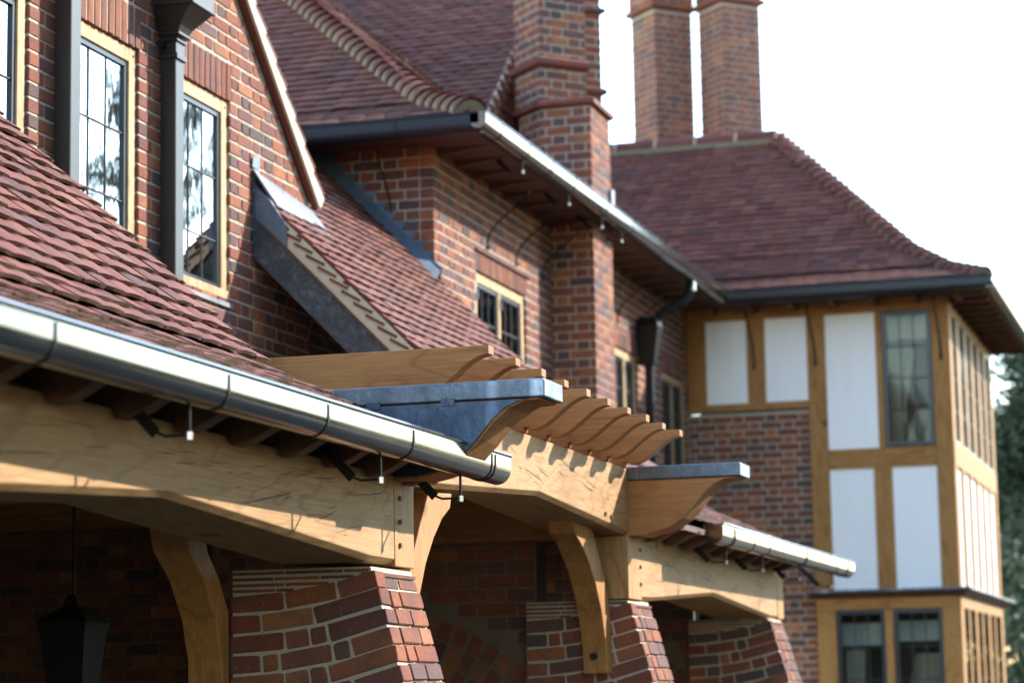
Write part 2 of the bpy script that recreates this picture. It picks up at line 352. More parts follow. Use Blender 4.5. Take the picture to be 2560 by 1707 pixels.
# roof tiles: x along the course, y up the slope, z off the slope
def tile_mesh(wd=.163, ln=.20):
    j = lambda a: random.uniform(-a, a); xs = [0, .33, .67, 1]; ys = [0, .5, 1]; t = .015
    cam_ = random.uniform(.0035, .008); tw = j(.004); v = []
    for y in ys:
        for x in xs:
            z = .033*(1-y)+cam_*(1-(2*x-1)**2)*1.0+.004*4*y*(1-y)*.5+tw*(x-.5)*(1-y)
            yy = y*ln + (j(.002) if y == 0 else 0) + (.004 if (y == 0 and x in (0, 1)) else 0)
            v.append(((x-.5)*wd, yy, z+j(.0005)))
    n = len(v); low = [(x, y+.001, z-t) for x, y, z in v]
    f = [(r_*4+c, r_*4+c+1, r_*4+c+5, r_*4+c+4) for r_ in range(2) for c in range(3)]
    f += [(c, n+c, n+c+1, c+1) for c in range(3)]
    f += [(0, 4, n+4, n), (4, 8, n+8, n+4), (3, n+3, n+7, 7), (7, n+7, n+11, 11)]
    f += [tuple(n+i for i in (0, 4, 5, 1)), tuple(n+i for i in (1, 5, 6, 2)), tuple(n+i for i in (2, 6, 7, 3))]
    b = MB().add(v+low, f)
    me = bpy.data.meshes.new('tile'); me.from_pydata(b.v, [], b.f); me.materials.append(M['tile']); me.materials.append(M['tile_edge'])
    for i, p in enumerate(me.polygons): p.material_index = 1 if 6 <= i < 9 or i >= 13 else 0
    return me
TL = [tile_mesh() for _ in range(10)]
def roof_tiles(P, E, U, prof, W, urange=None, gauge=.10, s0=0.0, keep=None, smax=None):
    """E eave origin, U course direction; prof = [(run,rise)...] up the slope, inward dir I = given by E.inward"""
    E0, I = Vector(E[0]), Vector(E[1]); U = Vector(U)
    segs = []; acc = 0
    for (a0, b0), (a1, b1) in zip(prof, prof[1:]):
        l = math.hypot(a1-a0, b1-b0); segs.append((acc, acc+l, a0, b0, (a1-a0)/l, (b1-b0)/l)); acc += l
    k = 0
    while True:
        s = s0+k*gauge
        if s > acc-.02 or (smax and s > smax): break
        for sg in segs:
            if sg[0] <= s < sg[1]+1e-6: break
        d = s-sg[0]; run, rise = sg[2]+sg[4]*d, sg[3]+sg[5]*d
        S = (I*sg[4]+Vector((0, 0, sg[5]))).normalized(); Nn = U.cross(S)
        if Nn.z < 0: Nn = -Nn
        base = E0+I*run+Vector((0, 0, rise)); nz = .65 if sg[5]/sg[4] < .6 else 1.0
        u0, u1 = (0, W) if urange is None else urange(run, k)
        u = u0 - (.0825 if k % 2 else 0)
        while u < u1-.02:
            a, b = max(u, u0), min(u+.165, u1)
            if b-a > .03:
                sx = (b-a)/.165; c = base+U*((a+b)/2)+S*random.uniform(-.006, .006)+Nn*random.uniform(0, .006)
                tw = random.uniform(-.022, .022); Uu = (U+S*tw).normalized(); Sv = (S-U*tw).normalized()
                P.add(random.choice(TL), Matrix(((Uu.x*sx, Sv.x, Nn.x*nz, c.x), (Uu.y*sx, Sv.y, Nn.y*nz, c.y), (Uu.z*sx, Sv.z, Nn.z*nz, c.z), (0, 0, 0, 1))))
            u += .165
        k += 1
def sheet(mb, E, I, U, prof, W, drop=.02, th=.05, urange=None):
    """boarding under the tiles, following the profile"""
    E, I, U = Vector(E), Vector(I), Vector(U); tops, bots = [], []
    for a, b in prof:
        u0, u1 = (0, W) if urange is None else urange(a, 0)
        c = E+I*a+Vector((0, 0, b-drop)); tops.append((c+U*u0, c+U*u1)); bots.append((c+U*u0-Vector((0, 0, th)), c+U*u1-Vector((0, 0, th))))
    rings = [[t[0], t[1], b[1], b[0]] for t, b in zip(tops, bots)]
    return mb.loft(rings)
def smooth01(t): return t*t*(3-2*t)

# ------------------------------------------------------------------ ground
g = MB().add([(-400, -600, 0), (900, -600, 0), (900, 600, 0), (-400, 600, 0)], [(0, 1, 2, 3)]).build('ground', 'ground'); g['kind'] = 'structure'

# ================================================================== OAK LOGGIA
YB, YI = 3.085, 3.45
log = thing('oak_loggia', 'oak framed loggia on battered brick piers with curved rafter tails', 'loggia', (8.7, 3.3, 0))
def arched_beam(name, stations, ztop, parent):
    ch = .022; rings = []
    for x, zb in stations: rings.append([(x, YB, ztop), (x, YB, zb+ch), (x, YB+ch, zb), (x, YI, zb), (x, YI, ztop)])
    return MB().loft(rings).build(name, 'oak_x', parent, bevel=.003)
def pegs(parent, pts, mat='peg'):
    for x, y, z in pts:
        MB().obox((x, y, z), (.009, 0, 0), (0, .006, 0), (0, 0, .009)).build('peg', mat, parent)
b1 = arched_beam('beam', [(3.0, 2.10), (4.9, 2.10), (5.0, 2.115), (6.67, 2.205), (8.43, 2.098), (8.698, 2.096)], 2.435, log)
b2 = arched_beam('beam', [(8.935, 2.415), (9.1, 2.42), (10.713, 2.505), (12.35, 2.42), (12.386, 2.42)], 2.77, log)
b3 = arched_beam('beam', [(12.645, 2.085), (12.87, 2.088), (14.49, 2.172), (16.28, 2.08), (16.57, 2.08)], 2.43, log)
p1 = MB().box(8.70, 8.925, YB-.002, 3.32, 2.09, 2.418).build('post', 'oak_z', log, bevel=.004)
p2 = MB().box(12.352, 12.64, YB-.002, 3.36, 2.086, 2.416).build('post', 'oak_z', log, bevel=.004)
p3 = MB().box(16.58, 16.8, YB-.002, 3.36, 2.086, 2.43).build('post', 'oak_z', log, bevel=.004)
pegs(p1, [(8.755, YB-.004, z) for z in (2.172, 2.262, 2.352)]); pegs(p2, [(12.615, YB-.004, z) for z in (2.17, 2.262, 2.352)])
pegs(b2, [(11.90, YB-.004, 2.50), (12.02, YB-.004, 2.493)])
def checks(parent, n, x0, x1, zf, slope, seed):
    """drying splits along the grain of a beam front: thin jagged tapering slits"""
    q = random.Random(seed)
    for _ in range(n):
        ln = q.choice([.06, .09, .12, .18, .26, .38])*q.uniform(.7, 1.2); x = q.uniform(x0, x1-ln); lo, hi = zf(x+ln/2); z = q.uniform(lo+.02, hi-.02); sl = slope*q.uniform(.5, 1.5); k = max(4, int(ln/.022))
        wmax = q.uniform(.0006, .0012)*(1+ln*2.6); off = 0; up, dn = [], []
        for i in range(k+1):
            t = i/k; off += q.uniform(-.0022, .0022)+(q.uniform(-.006, .006) if q.random() < .10 else 0); wz = wmax*math.sin(math.pi*min(1, t*1.0))**.6 if 0 < t < 1 else .0002
            zz = z+sl*ln*t+off; up.append((x+ln*t, YB-.0012, zz+wz)); dn.append((x+ln*t, YB-.0012, zz-wz))
        if min(p[2] for p in dn) < lo+.012 or max(p[2] for p in up) > hi-.006: continue
        MB().add(up+dn, [(i, i+1, k+2+i, k+1+i) for i in range(k)]).build('check', 'check', parent)
def arch_z(x, st):
    for (xa, za), (xb, zb) in zip(st, st[1:]):
        if xa <= x <= xb: return za+(zb-za)*(x-xa)/(xb-xa)
    return st[-1][1]
S1 = [(3.0, 2.10), (4.9, 2.10), (5.0, 2.115), (6.67, 2.205), (8.43, 2.098), (8.698, 2.096)]; S2 = [(8.935, 2.415), (9.1, 2.42), (10.713, 2.505), (12.386, 2.42)]; S3 = [(12.645, 2.085), (14.49, 2.172), (16.57, 2.08)]
checks(b1, 16, 5.0, 7.3, lambda x: (arch_z(x, S1)+.022, 2.435), .05, 3); checks(b1, 30, 7.2, 8.69, lambda x: (arch_z(x, S1)+.022, 2.435), .16, 5)
checks(b2, 56, 9.3, 12.38, lambda x: (arch_z(x, S2)+.022, 2.77), -.22, 7); checks(b3, 22, 12.7, 16.3, lambda x: (arch_z(x, S3)+.022, 2.43), -.05, 9)
# curved braces
def brace(poly, y0, y1, mat='oak_brace'):
    return MB().prism(poly, 'y', y0, y1).build('brace', mat, log, bevel=.005)
brA = [(11.65, 2.457), (12.02, 2.44), (12.10, 2.36), (12.19, 2.27), (12.29, 2.16), (12.35, 2.06), (12.37, 1.92), (12.37, 1.70), (12.27, 1.70), (12.265, 1.80), (12.235, 1.90), (12.18, 2.02), (12.08, 2.15), (11.95, 2.26), (11.81, 2.345), (11.68, 2.395)]
bo = brace(brA, 3.187, 3.317)
MB().tube([(12.262, 3.252, 1.79), (12.225, 3.252, 1.79)], .018, 12).build('bolt_head', 'iron', bo)
brace([(8.925+(12.37-x)*.8, z-.03) for x, z in brA], 3.115, 3.22)
brI = [(8.02, 2.30), (8.20, 2.30), (8.26, 2.14), (8.36, 2.05), (8.45, 1.93), (8.455, 1.5), (8.40, 1.5), (8.385, 1.75), (8.33, 1.9), (8.22, 2.04), (8.08, 2.14)]
brace(brI, 3.66, 3.80)
# brick piers
def pier(x0, x1, parent):
    bat = .285; zt = 2.08; yin = 3.656
    yo = lambda z: YB-.0-bat*(zt-z)
    pr_ = MB().loft([[(x0+.006, yo(z)+.013, z), (x1-.006, yo(z)+.013, z), (x1-.006, yin-.006, z), (x0+.006, yin-.006, z)] for z in (0, zt)]).build('pier', 'mortar', parent)
    P = Pieces(pr_, 'brick', 'bricks')
    Nx = Vector((1, 0, 0))
    zc = 1.985-.065; k = 0
    sl0 = Vector((0, bat, 1)).normalized(); nin = Vector((0, 1, -bat)).normalized(); pats = [(.215, .14), (.10, .255), (.165, .19)]
    while zc > .2:
        D = yin-yo(zc+.075); zo = zc+.23*D*D; D = yin-yo(zo+.0)-.004
        lens = []; dd = 0.0; first = True
        while dd < D-.02:
            ln = random.choice([.215, .215, .1025, .075, .16]) if not first else (.13 if k % 2 else .225)
            first = False; ln = min(ln, D-dd)
            if D-dd-ln < .07: ln = D-dd
            lens.append((dd, ln)); dd += ln
        for q, (dd, ln) in enumerate(lens):
            m_ = dd+ln/2; sl = 2*.23*m_; z = zc+.23*dd*dd; last = q == len(lens)-1
            Uv = Vector((0, -1, sl)).normalized(); Vv = Vector((0, bat if last else sl, 1)).normalized()
            if z+.065+sl*ln < zt-.005: add_brick(P, Vector((x0+random.uniform(-.001, .002), yin-dd, z)), Uv, Nx, Vv, (ln*math.sqrt(1+sl*sl)+.004 if last else ln-.011))
        if zo+.07 < zt-.02:
            x = x0+.112
            for ln in pats[k % 3]:
                l2 = min(ln, x1-x-.003); add_brick(P, Vector((x, yo(zo)-.0, zo+.003)), Vector((1, 0, 0)), nin, sl0, l2-.005); x += ln+.005
        else:
            x = x0+.112
            for ln in (.15, .20): add_brick(P, Vector((x, yo(2.04)-.002, 2.048-max(.02, (2.048-zo)))), Vector((1, 0, 0)), nin, sl0, ln, hscale=max(.3, min(1.0, (2.045-zo)/.066))); x += ln+.006
        k += 1; zc -= .075
    for i, z in enumerate((2.062, 2.04, 2.018, 1.997)):        # thin tile courses that level up the top
        end = (.56, .50, .40, .26)[i]; y = yin-.002
        while yin-y < end-.03:
            ln = min(random.uniform(.17, .24), end-(yin-y))
            MB().box(x0-.001, x0+.06, y-ln+.008, y, z, z+.011).build('tile_slip', 'brick', pr_); y -= ln
    # thin levelling course on the front, under the post
    MB().box(x0+.005, x1-.005, YB-.006, YB+.05, 2.047, 2.060).build('tile_slip', 'brick', pr_)
    P.emit(); return pr_
pier(8.46, 8.93, log); pier(12.37, 12.84, log); pier(16.28, 16.75, log)
# transverse brick arches between the piers and the house
for xa in (12.60, 16.5):
    wl = MB()
    ring0 = [(3.66+.95+.95*math.cos(a), 1.15+.95*math.sin(a)) for a in [math.pi*i/14 for i in range(15)]]
    outer = [(5.6, 1.15), (5.6, 2.75), (3.66, 2.75), (3.66, 1.15)]
    top = [(5.56, 2.75)]+[(5.56-1.9*i/12, 2.75) for i in range(1, 13)]+[(3.66, 2.75)]
    ring0 = [(3.66+.95+.95*math.cos(math.pi*i/13), 0.80+.95*math.sin(math.pi*i/13)) for i in range(14)]
    rings = []
    for (ya, za), (yb_, zb_) in zip(ring0, top): rings.append([(xa+.005, ya, za), (xa+.2, ya, za), (xa+.2, yb_, zb_), (xa+.005, yb_, zb_)])
    wa = wl.loft(rings).build('arch_wall', 'shade_mortar', log)
    P = Pieces(wa, 'brick', 'bricks'); nv = 40
    for i in range(nv):
        a = math.pi*(i+.5)/nv
        for rr, ln in ((.955, .10), (1.065, .10), (1.175, .10)):
            rad = Vector((0, math.cos(a), math.sin(a))); tan = Vector((0, -math.sin(a), math.cos(a)))
            c = Vector((xa, 4.61, 0.80))+rad*rr-tan*.0325*rr
            if c.z > 2.7: continue
            add_brick(P, c+rad*0, rad, Vector((1, 0, 0)), tan, ln, hscale=rr)
    T_ = Pieces(wa, 'brick', 'bricks'); lay(T_, (xa, 3.67, 0.9), (0, 1, 0), (1, 0, 0), 1.85, 1.8)
    P.items += [(a_, m_) for a_, m_ in T_.items if math.hypot(m_.translation.y+.08-4.61, m_.translation.z+.03-0.80) > 1.36]
    P.emit()
# pergola rafters with ogee tails
def ogee_rafter(x, wd=.070):
    tip, zt, zb = 2.775+random.uniform(-.006, .006), 2.955+random.uniform(-.003, .003), 2.921; n = 12
    pts = [(5.24, zt), (tip, zt), (tip, zb)]
    for i in range(1, n+1): t = i/n; pts.append((tip+.262*t, zb-.137*(.5-.5*math.cos(math.pi*t))))
    pts += [(3.050, 2.784), (3.052, 2.795), (3.075, 2.795), (3.078, 2.774), (5.24, 2.774)]
    return MB().prism(pts, 'x', x, x+wd).build('rafter', 'oak_y', log, bevel=.003)
for k in range(10): ogee_rafter(8.950+.372*k)
# big end beams with lead caps
def end_beam(x0, x1):
    n = 20; pts = [(5.25, 2.705), (2.495, 2.705)]
    cur = [(2.50, 2.700), (2.56, 2.697), (2.62, 2.672), (2.68, 2.622), (2.735, 2.556), (2.79, 2.50), (2.85, 2.460), (2.92, 2.437), (2.985, 2.424)]
    pts += cur+[(2.990, 2.416), (5.25, 2.416)]
    eb = MB().prism(pts, 'x', x0, x1).build('end_beam', 'oak_y', log, bevel=.003)
    cap = MB().box(x0-.012, x1+.012, 2.475, 5.25, 2.708, 2.778).build('lead_cap', 'lead_cap', eb, bevel=.006)
    return eb, pts
e1, prof1 = end_beam(8.70, 8.932); e2, _ = end_beam(12.388, 12.62)
ck = [(5.25, 2.702), (2.54, 2.702)]+[(y+.012, z+.004) for y, z in prof1[3:-2]]+[(3.0, 2.43), (5.25, 2.43)]
MB().prism(ck, 'x', 8.690, 8.699).build('lead_cheek', 'lead', e1)
for yy in (2.86, 3.16): MB().obox((8.686, yy, 2.705), (.003, 0, 0), (0, .028, 0), (0, 0, .014)).build('lead_clip', 'lead', e1)
# flat lead deck over the porch and the inner ceiling
box_part('lead_deck', 'lead_cap', log, 9.02, 12.38, 3.35, 5.25, 2.90, 2.925)
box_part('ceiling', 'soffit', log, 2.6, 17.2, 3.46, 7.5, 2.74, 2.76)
for k in range(14): box_part('joist', 'oak_y', log, 5.2+.62*k, 5.28+.62*k, 3.46, 7.4, 2.64, 2.74)
# lean-to roofs
PROF1 = [(0, 0), (.468, .222), (.60, .278), (.70, .335), (.80, .412), (.923, .525), (2.50, 2.005)]
EZ, EY = 2.515, 2.865
def leanto(xa, xb, name, smax=None):
    pr_ = PROF1 if smax is None else PROF1[:6]+[(1.0, .597)]
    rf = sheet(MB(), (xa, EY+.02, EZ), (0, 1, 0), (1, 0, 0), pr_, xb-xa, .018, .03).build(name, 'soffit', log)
    P = Pieces(rf, 'tile', 'tiles')
    roof_tiles(P, ((xa, EY, EZ+.005), (0, 1, 0)), (1, 0, 0), pr_, xb-xa, urange=lambda run, k: (0, xb-xa+random.uniform(-.006, .004)))
    # doubled eaves course
    P.emit(); return rf
rf1 = leanto(2.9, 8.665, 'tiled_roof'); rf3 = leanto(12.66, 16.55, 'tiled_roof', smax=1)
MB().box(12.66, 16.55, 3.86, 5.3, 3.09, 3.12).build('lead_deck', 'lead_cap', log)
def tail(x):
    n = 10; pts = [(3.36, 2.66), (3.05, 2.54), (2.885, 2.478), (2.885, 2.464)]
    for i in range(1, n+1): t = i/n; pts.append((2.885+.16*t, 2.464-.058*smooth01(t)))
    pts += [(3.07, 2.404), (3.072, 2.437), (3.36, 2.437)]
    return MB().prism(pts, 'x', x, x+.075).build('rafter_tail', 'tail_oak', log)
for k in range(12): tail(4.2+.415*k) if 4.2+.415*k < 9.2 else None
for k in range(10): tail(12.75+.415*k)
# end wall and doorway inside the loggia
we = MB(); slab(we, (13.4, 7.6, 0), (0, -1, 0), (1, 0, 0), 3.94, 2.74, holes=[(3.03, 3.42, 0, 2.27)])
iw = we.build('inner_wall', 'shade_mortar', log); P = Pieces(iw, 'brick', 'bricks')
lay(P, (13.4, 7.6, .9), (0, -1, 0), (1, 0, 0), 3.94, 1.8, holes=[(3.03, 3.42, -1, 1.37)]); P.emit()
ds = MB(); ds.box(13.36, 13.6, 4.36, 4.45, 0, 2.27); ds.box(13.38, 13.6, 4.45, 4.52, 0, 2.22); ds.box(13.36, 13.6, 4.18, 4.36, 2.2, 2.27)
ds.build('door_surround', 'stone', log, bevel=.008)
for nm, bx in (('back_wall', (2.6, 17.3, 7.5, 7.7, 0, 2.74)), ('far_wall', (16.82, 16.95, 3.38, 7.5, 0, 2.74)), ('inner_side_wall', (13.6, 16.82, 5.35, 5.5, 0, 2.74)), ('side_wall', (2.5, 2.6, 3.7, 7.6, 0, 2.74))): box_part(nm, 'room', log, *bx)

# ------------------------------------------------------------------ gutters
def trough(mb, path, r_=.058, h=.055, th=.004, bead=.008):
    """half-round trough swept along a horizontal path; path point = lip-level centre, side dir given"""
    prof = [(-r_, 0)]+[(-r_, -h)]+[(r_*-math.cos(math.pi*i/12), -h-r_*math.sin(math.pi*i/12)) for i in range(1, 12)]+[(r_, -h), (r_, 0)]
    inner = [(x*(r_-th)/r_, z+(0 if i in (0, len(prof)-1) else th*.7)) for i, (x, z) in enumerate(prof)][::-1]
    full = prof+inner; rings = []
    for c, side in path: c, side = Vector(c), Vector(side); rings.append([c+side*x+Vector((0, 0, z)) for x, z in full])
    mb.loft(rings)
    for i in range(len(path)-1):
        (c0, s0), (c1, s1) = path[i], path[i+1]
        for sg in (1,): mb.tube([Vector(c0)+Vector(s0)*r_*sg, Vector(c1)+Vector(s1)*r_*sg], bead, 8)
    return prof
def strap(parent, c, along, side, prof_r=.058, h=.055, w_=.006, name='strap', mat='iron', lift=.003):
    c, along, side = Vector(c), Vector(along), Vector(side); r_ = prof_r+lift
    pts = [(r_, -.012), (r_, -h)]+[(r_*math.cos(math.pi*i/14), -h-r_*math.sin(math.pi*i/14)) for i in range(1, 14)]+[(-r_, -h), (-r_, -.005)]
    r2 = prof_r-.002; pin = [(x*r2/r_, z if i in (0, 1, len(pts)-1, len(pts)-2) else -h+(z+h)*r2/r_) for i, (x, z) in enumerate(pts)]
    rings = [[c+side*x+Vector((0, 0, z))+along*a for (x, z), a in ((o_, -w_), (o_, w_), (i_, w_), (i_, -w_))] for o_, i_ in zip(pts, pin)]
    return MB().loft(rings).build(name, mat, parent)
def gutter(name, label, x0, x1, y, z, mat, straps, unions, brackets, wall_y, group=None, caps=(True, True), slopez=0.0):
    g_ = thing(name, label, 'gutter', ((x0+x1)/2, y, z-.12), group)
    mb = MB(); side = (0, -1, 0); trough(mb, [((x0, y, z), side), ((x1, y, z+slopez), side)])
    o = mb.build('trough', mat, g_, smooth=True); 
    md = o.modifiers.new('split', 'EDGE_SPLIT'); md.split_angle = R(35)
    for e, xx in zip(caps, (x0, x1)):
        if e:
            pr_ = [(y+.058, z)]+[(y+.058*math.cos(math.pi*i/12), z-.055-.058*math.sin(math.pi*i/12)) for i in range(13)]+[(y-.058, z)]
            MB().prism(pr_, 'x', xx-.003, xx+.003).build('stop_end', mat if mat != 'steel' else 'steel', g_)
    zz = lambda x: z+slopez*(x-x0)/(x1-x0)
    for x in straps: strap(g_, (x, y, zz(x)), (1, 0, 0), side)
    for x in unions:
        for d in (-.022, .022): strap(g_, (x+d, y, zz(x)), (1, 0, 0), side, w_=.005)
    for x in brackets:
        br = MB(); br.tube([(x, y, zz(x)-.112), (x, y, zz(x)-.215)], .0055, 8)
        br.tube([(x, y, zz(x)-.20), (x, y+.075, zz(x)-.20), (x, y+.11, zz(x)-.185)], .0045, 8)
        b_ = br.build('bracket_rod', 'iron', g_)
        MB().obox((x, y+.165, zz(x)-.125), (.004, 0, 0), (0, .062, .066), (0, -.012, .012)).build('bracket_strap', 'iron', b_)
        MB().tube([(x, y, zz(x)-.192), (x, y, zz(x)-.214)], .011, 8).build('nut', 'bolt', b_)
    return g_
gutter('gutter', 'bright half round steel gutter over the nearest oak beam and tiled roof', 2.6, 9.28, 2.85, 2.548, 'steel', [5.37, 6.45, 7.25, 8.09], [9.05], [4.6, 6.30, 7.90, 8.80], YB)
gutter('gutter', 'short steel gutter with dark stop end in front of the far brick pier', 13.42, 18.2, 2.85, 2.535, 'steel', [14.35, 14.85, 17.45], [13.75, 16.15, 17.9], [13.75, 14.85, 16.15, 17.5], YB)

# ================================================================== NEAR GABLED BLOCK
YW = 5.3
gab = thing('brick_gable', 'near red brick gable wall with three leaded casement windows', 'house', (10.5, 5.6, 0))
OX, OZ = 4.0, 2.76
win = [(8.005, 8.79), (9.12, 9.905), (10.30, 11.085), (11.50, 12.258)]
ZS, ZH = 3.775, 4.925
holes = [(a-OX, b-OX, ZS-OZ, ZH-OZ) for a, b in win]
gl_ = lambda x: 5.547-.895*(x-12.367)          # right-hand rake of the gable
Wg = 13.47-OX
topf = lambda u: min(6.6, gl_(OX+u))-OZ
mb = slab(MB(), (OX, YW, OZ), (1, 0, 0), (0, 1, 0), Wg, 3.84, holes=holes, top=None) if False else MB()
hs2 = holes
xs_split = 11.19-OX
slab(mb, (OX, YW, OZ), (1, 0, 0), (0, 1, 0), xs_split, 6.6-OZ, holes=[h for h in holes if h[1] < xs_split])
slab(mb, (OX+xs_split, YW, OZ), (1, 0, 0), (0, 1, 0), Wg-xs_split, 3.84, holes=[(h[0]-xs_split, h[1]-xs_split, h[2], h[3]) for h in holes if h[0] > xs_split], top=lambda u: gl_(OX+xs_split+u)-OZ)
gw = mb.build('wall', 'mortar', gab)
P = Pieces(gw, 'brick', 'bricks')
bh = [(a-OX-.002, b-OX+.002, ZS-OZ, ZH-OZ) for a, b in win]+[(a-OX-.03, b-OX+.03, ZH-OZ-.01, ZH-OZ+.225) for a, b in win]
lay(P, (OX, YW, OZ), (1, 0, 0), (0, 1, 0), Wg, 3.84, holes=bh, umax=lambda v: 12.367+(5.547-(v+.03+OZ))/.895-OX-.01)
for a, b in win: soldiers(P, (a-.03, YW, ZH+.002), (1, 0, 0), (0, 1, 0), b-a+.06)
P.emit()
def casement(parent, x0, x1, z0, z1, y, oak='oak_frame', glass='glass', cols=3, rows=(.355,), lights=1, fw=.078, room='room', cas='casement', depth=.5):
    """window in a wall facing -Y: oak frame, metal casement, leaded panes, dark room behind"""
    wn = part('window', parent)
    fr = MB(); fr.box(x0+.002, x0+fw, y, y+.07, z0, z1); fr.box(x1-fw, x1-.002, y, y+.07, z0, z1); fr.box(x0+fw, x1-fw, y+.001, y+.07, z1-fw, z1-.002); fr.box(x0-.01, x1+.01, y-.012, y+.07, z0, z0+.07)
    lw = (x1-x0-2*fw-(lights-1)*.055)/lights; spans = []
    for i in range(lights):
        a = x0+fw+i*(lw+.055); spans.append((a, a+lw))
        if i: fr.box(a-.055, a, y+.002, y+.07, z0+.07, z1-fw)
    fr.build('frame', oak, wn, bevel=.003)
    for a, b in spans:
        c0, c1, d0, d1 = a, b, z0+.07, z1-fw; t = .028
        cf = MB(); cf.box(c0, c0+t, y+.012, y+.04, d0, d1); cf.box(c1-t, c1, y+.012, y+.04, d0, d1); cf.box(c0+t, c1-t, y+.013, y+.04, d1-t, d1); cf.box(c0+t, c1-t, y+.013, y+.04, d0, d0+t)
        cf.build('casement_frame', cas, wn)
        cm = MB(); nb = cols
        for i in range(1, nb): xx = c0+t+(c1-c0-2*t)*i/nb; cm.tube([(xx, y+.024, d0+t), (xx, y+.024, d1-t)], .0052, 6)
        zz = d1-t-rows[0]
        while zz > d0+.08: cm.tube([(c0+t, y+.024, zz), (c1-t, y+.024, zz)], .0052, 6); zz -= rows[0]
        cm.build('leading', 'came', wn)
        nz = max(1, round((d1-d0)/rows[0])); zz1 = d1-t; k = 0
        while zz1 > d0+t+.005:
            zz0 = max(zz1-rows[0], d0+t)
            if zz0-d0-t < .09: zz0 = d0+t
            for i in range(nb):
                xa, xb = c0+t+(c1-c0-2*t)*i/nb, c0+t+(c1-c0-2*t)*(i+1)/nb; e = [random.uniform(-.0007, .0007) for _ in range(4)]
                MB().add([(xa, y+.026+e[0], zz0), (xb, y+.026+e[1], zz0), (xb, y+.026+e[2], zz1), (xa, y+.026+e[3], zz1), (xa, y+.029+e[0], zz0), (xb, y+.029+e[1], zz0), (xb, y+.029+e[2], zz1), (xa, y+.029+e[3], zz1)], [(0, 1, 2, 3), (7, 6, 5, 4), (0, 4, 5, 1), (1, 5, 6, 2), (2, 6, 7, 3), (3, 7, 4, 0)]).build('pane', glass, wn)
            zz1 = zz0
        for zz in (d0+.1, d1-.09): MB().box(c0-.012, c0+.02, y-.008, y+.014, zz-.035, zz+.035).build('hinge', cas, wn)
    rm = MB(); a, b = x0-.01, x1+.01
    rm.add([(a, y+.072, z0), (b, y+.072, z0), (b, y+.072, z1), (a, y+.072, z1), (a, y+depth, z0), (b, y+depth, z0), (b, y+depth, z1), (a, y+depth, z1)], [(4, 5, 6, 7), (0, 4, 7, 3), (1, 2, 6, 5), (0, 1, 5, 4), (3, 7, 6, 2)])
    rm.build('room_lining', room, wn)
    for xx in (x0+.03, x1-.03): MB().tube([(xx, y-.004, z1-.04), (xx, y+.01, z1-.04)], .007, 8).build('peg', 'peg', wn)
    return wn
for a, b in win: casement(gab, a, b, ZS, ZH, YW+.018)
MB().obox((11.88, YW-.004, 3.758), (.385, 0, 0), (0, .012, 0), (0, 0, .012)).build('lead_sill', 'lead_pale', gab)
# raking verge of the gable
vd = Vector((1, 0, -.895)).normalized(); vn = Vector((.895, 0, 1)).normalized()
va, vb = Vector((10.9, 0, gl_(10.9))), Vector((13.50, 0, gl_(13.50))); Lv = (vb-va).length; vc = (va+vb)/2
rk = MB().obox(vc+vn*.12+Vector((0, 6.66, 0)), vd*(Lv/2), (0, 1.36, 0), vn*.02).build('gable_roof', 'soffit', gab)
MB().obox(vc+vn*.010+Vector((0, 5.278, 0)), vd*(Lv/2), (0, .016, 0), vn*.007).build('undercloak', 'tile', rk)
MB().obox(vc+vn*.062+Vector((0, 5.270, 0)), vd*(Lv/2), (0, .026, 0), vn*.046).build('verge_mortar', 'verge_mortar', rk)
P = Pieces(rk, 'tile', 'tiles'); nt_ = int(Lv/.1)
for k in range(nt_):
    for r_ in range(2):
        c = vb-vd*(.1*k+.02)+vn*.098+Vector((0, 5.240+.165*r_+.082+(.02 if k % 2 else 0), 0))
        S = -vd; U = Vector((0, 1, 0)); Nn = vn
        P.add(random.choice(TL), Matrix(((U.x, S.x, Nn.x, c.x), (U.y, S.y, Nn.y, c.y), (U.z, S.z, Nn.z, c.z), (0, 0, 0, 1))))
P.emit()

uw = slab(MB(), (13.48, YW+.05, OZ), (1, 0, 0), (0, 1, 0), 2.4, 1.5).build('lower_wall', 'mortar', gab); P = Pieces(uw, 'brick', 'bricks')
lay(P, (13.48, YW+.05, OZ), (1, 0, 0), (0, 1, 0), 2.36, 1.5); P.emit()
# cat-slide roof beside the gable
CZ = lambda y: 4.49+1.02*(y-5.3)
XC, XU = 12.62, 15.85
cat = thing('catslide_roof', 'low tiled roof with lead fascia and mortared verge beside the gable', 'roof', (14.2, 4.8, 3))
def cprof(y0, y1): return [(0, 0), (y1-y0, CZ(y1)-CZ(y0))]
cs = sheet(MB(), (XC+.03, 3.85, CZ(3.85)), (0, 1, 0), (1, 0, 0), cprof(3.85, 6.3), XU-XC-.03, .03, .10).build('roof_deck', 'soffit', cat)
P = Pieces(cs, 'tile', 'tiles')
roof_tiles(P, ((XC, 3.85, CZ(3.85)-.018), (0, 1, 0)), (1, 0, 0), cprof(3.85, 6.3), XU-XC, urange=lambda run, k: ((0 if 3.85+run < 5.2 else 13.5-XC+(3.85+run-5.3)*1.0), XU-XC)); P.emit()
MB().loft([[(XC-.012, y, CZ(y)-.155), (XC+.02, y, CZ(y)-.155), (XC+.02, y, CZ(y)-.40), (XC-.012, y, CZ(y)-.40)] for y in (3.9, 5.29)]).build('lead_fascia', 'lead_dark', cat)
MB().loft([[(XC-.002, y, CZ(y)-.008), (XC+.05, y, CZ(y)-.008), (XC+.05, y, CZ(y)-.15), (XC-.002, y, CZ(y)-.15)] for y in (3.88, 5.20)]).build('verge_mortar', 'verge_mortar', cat)
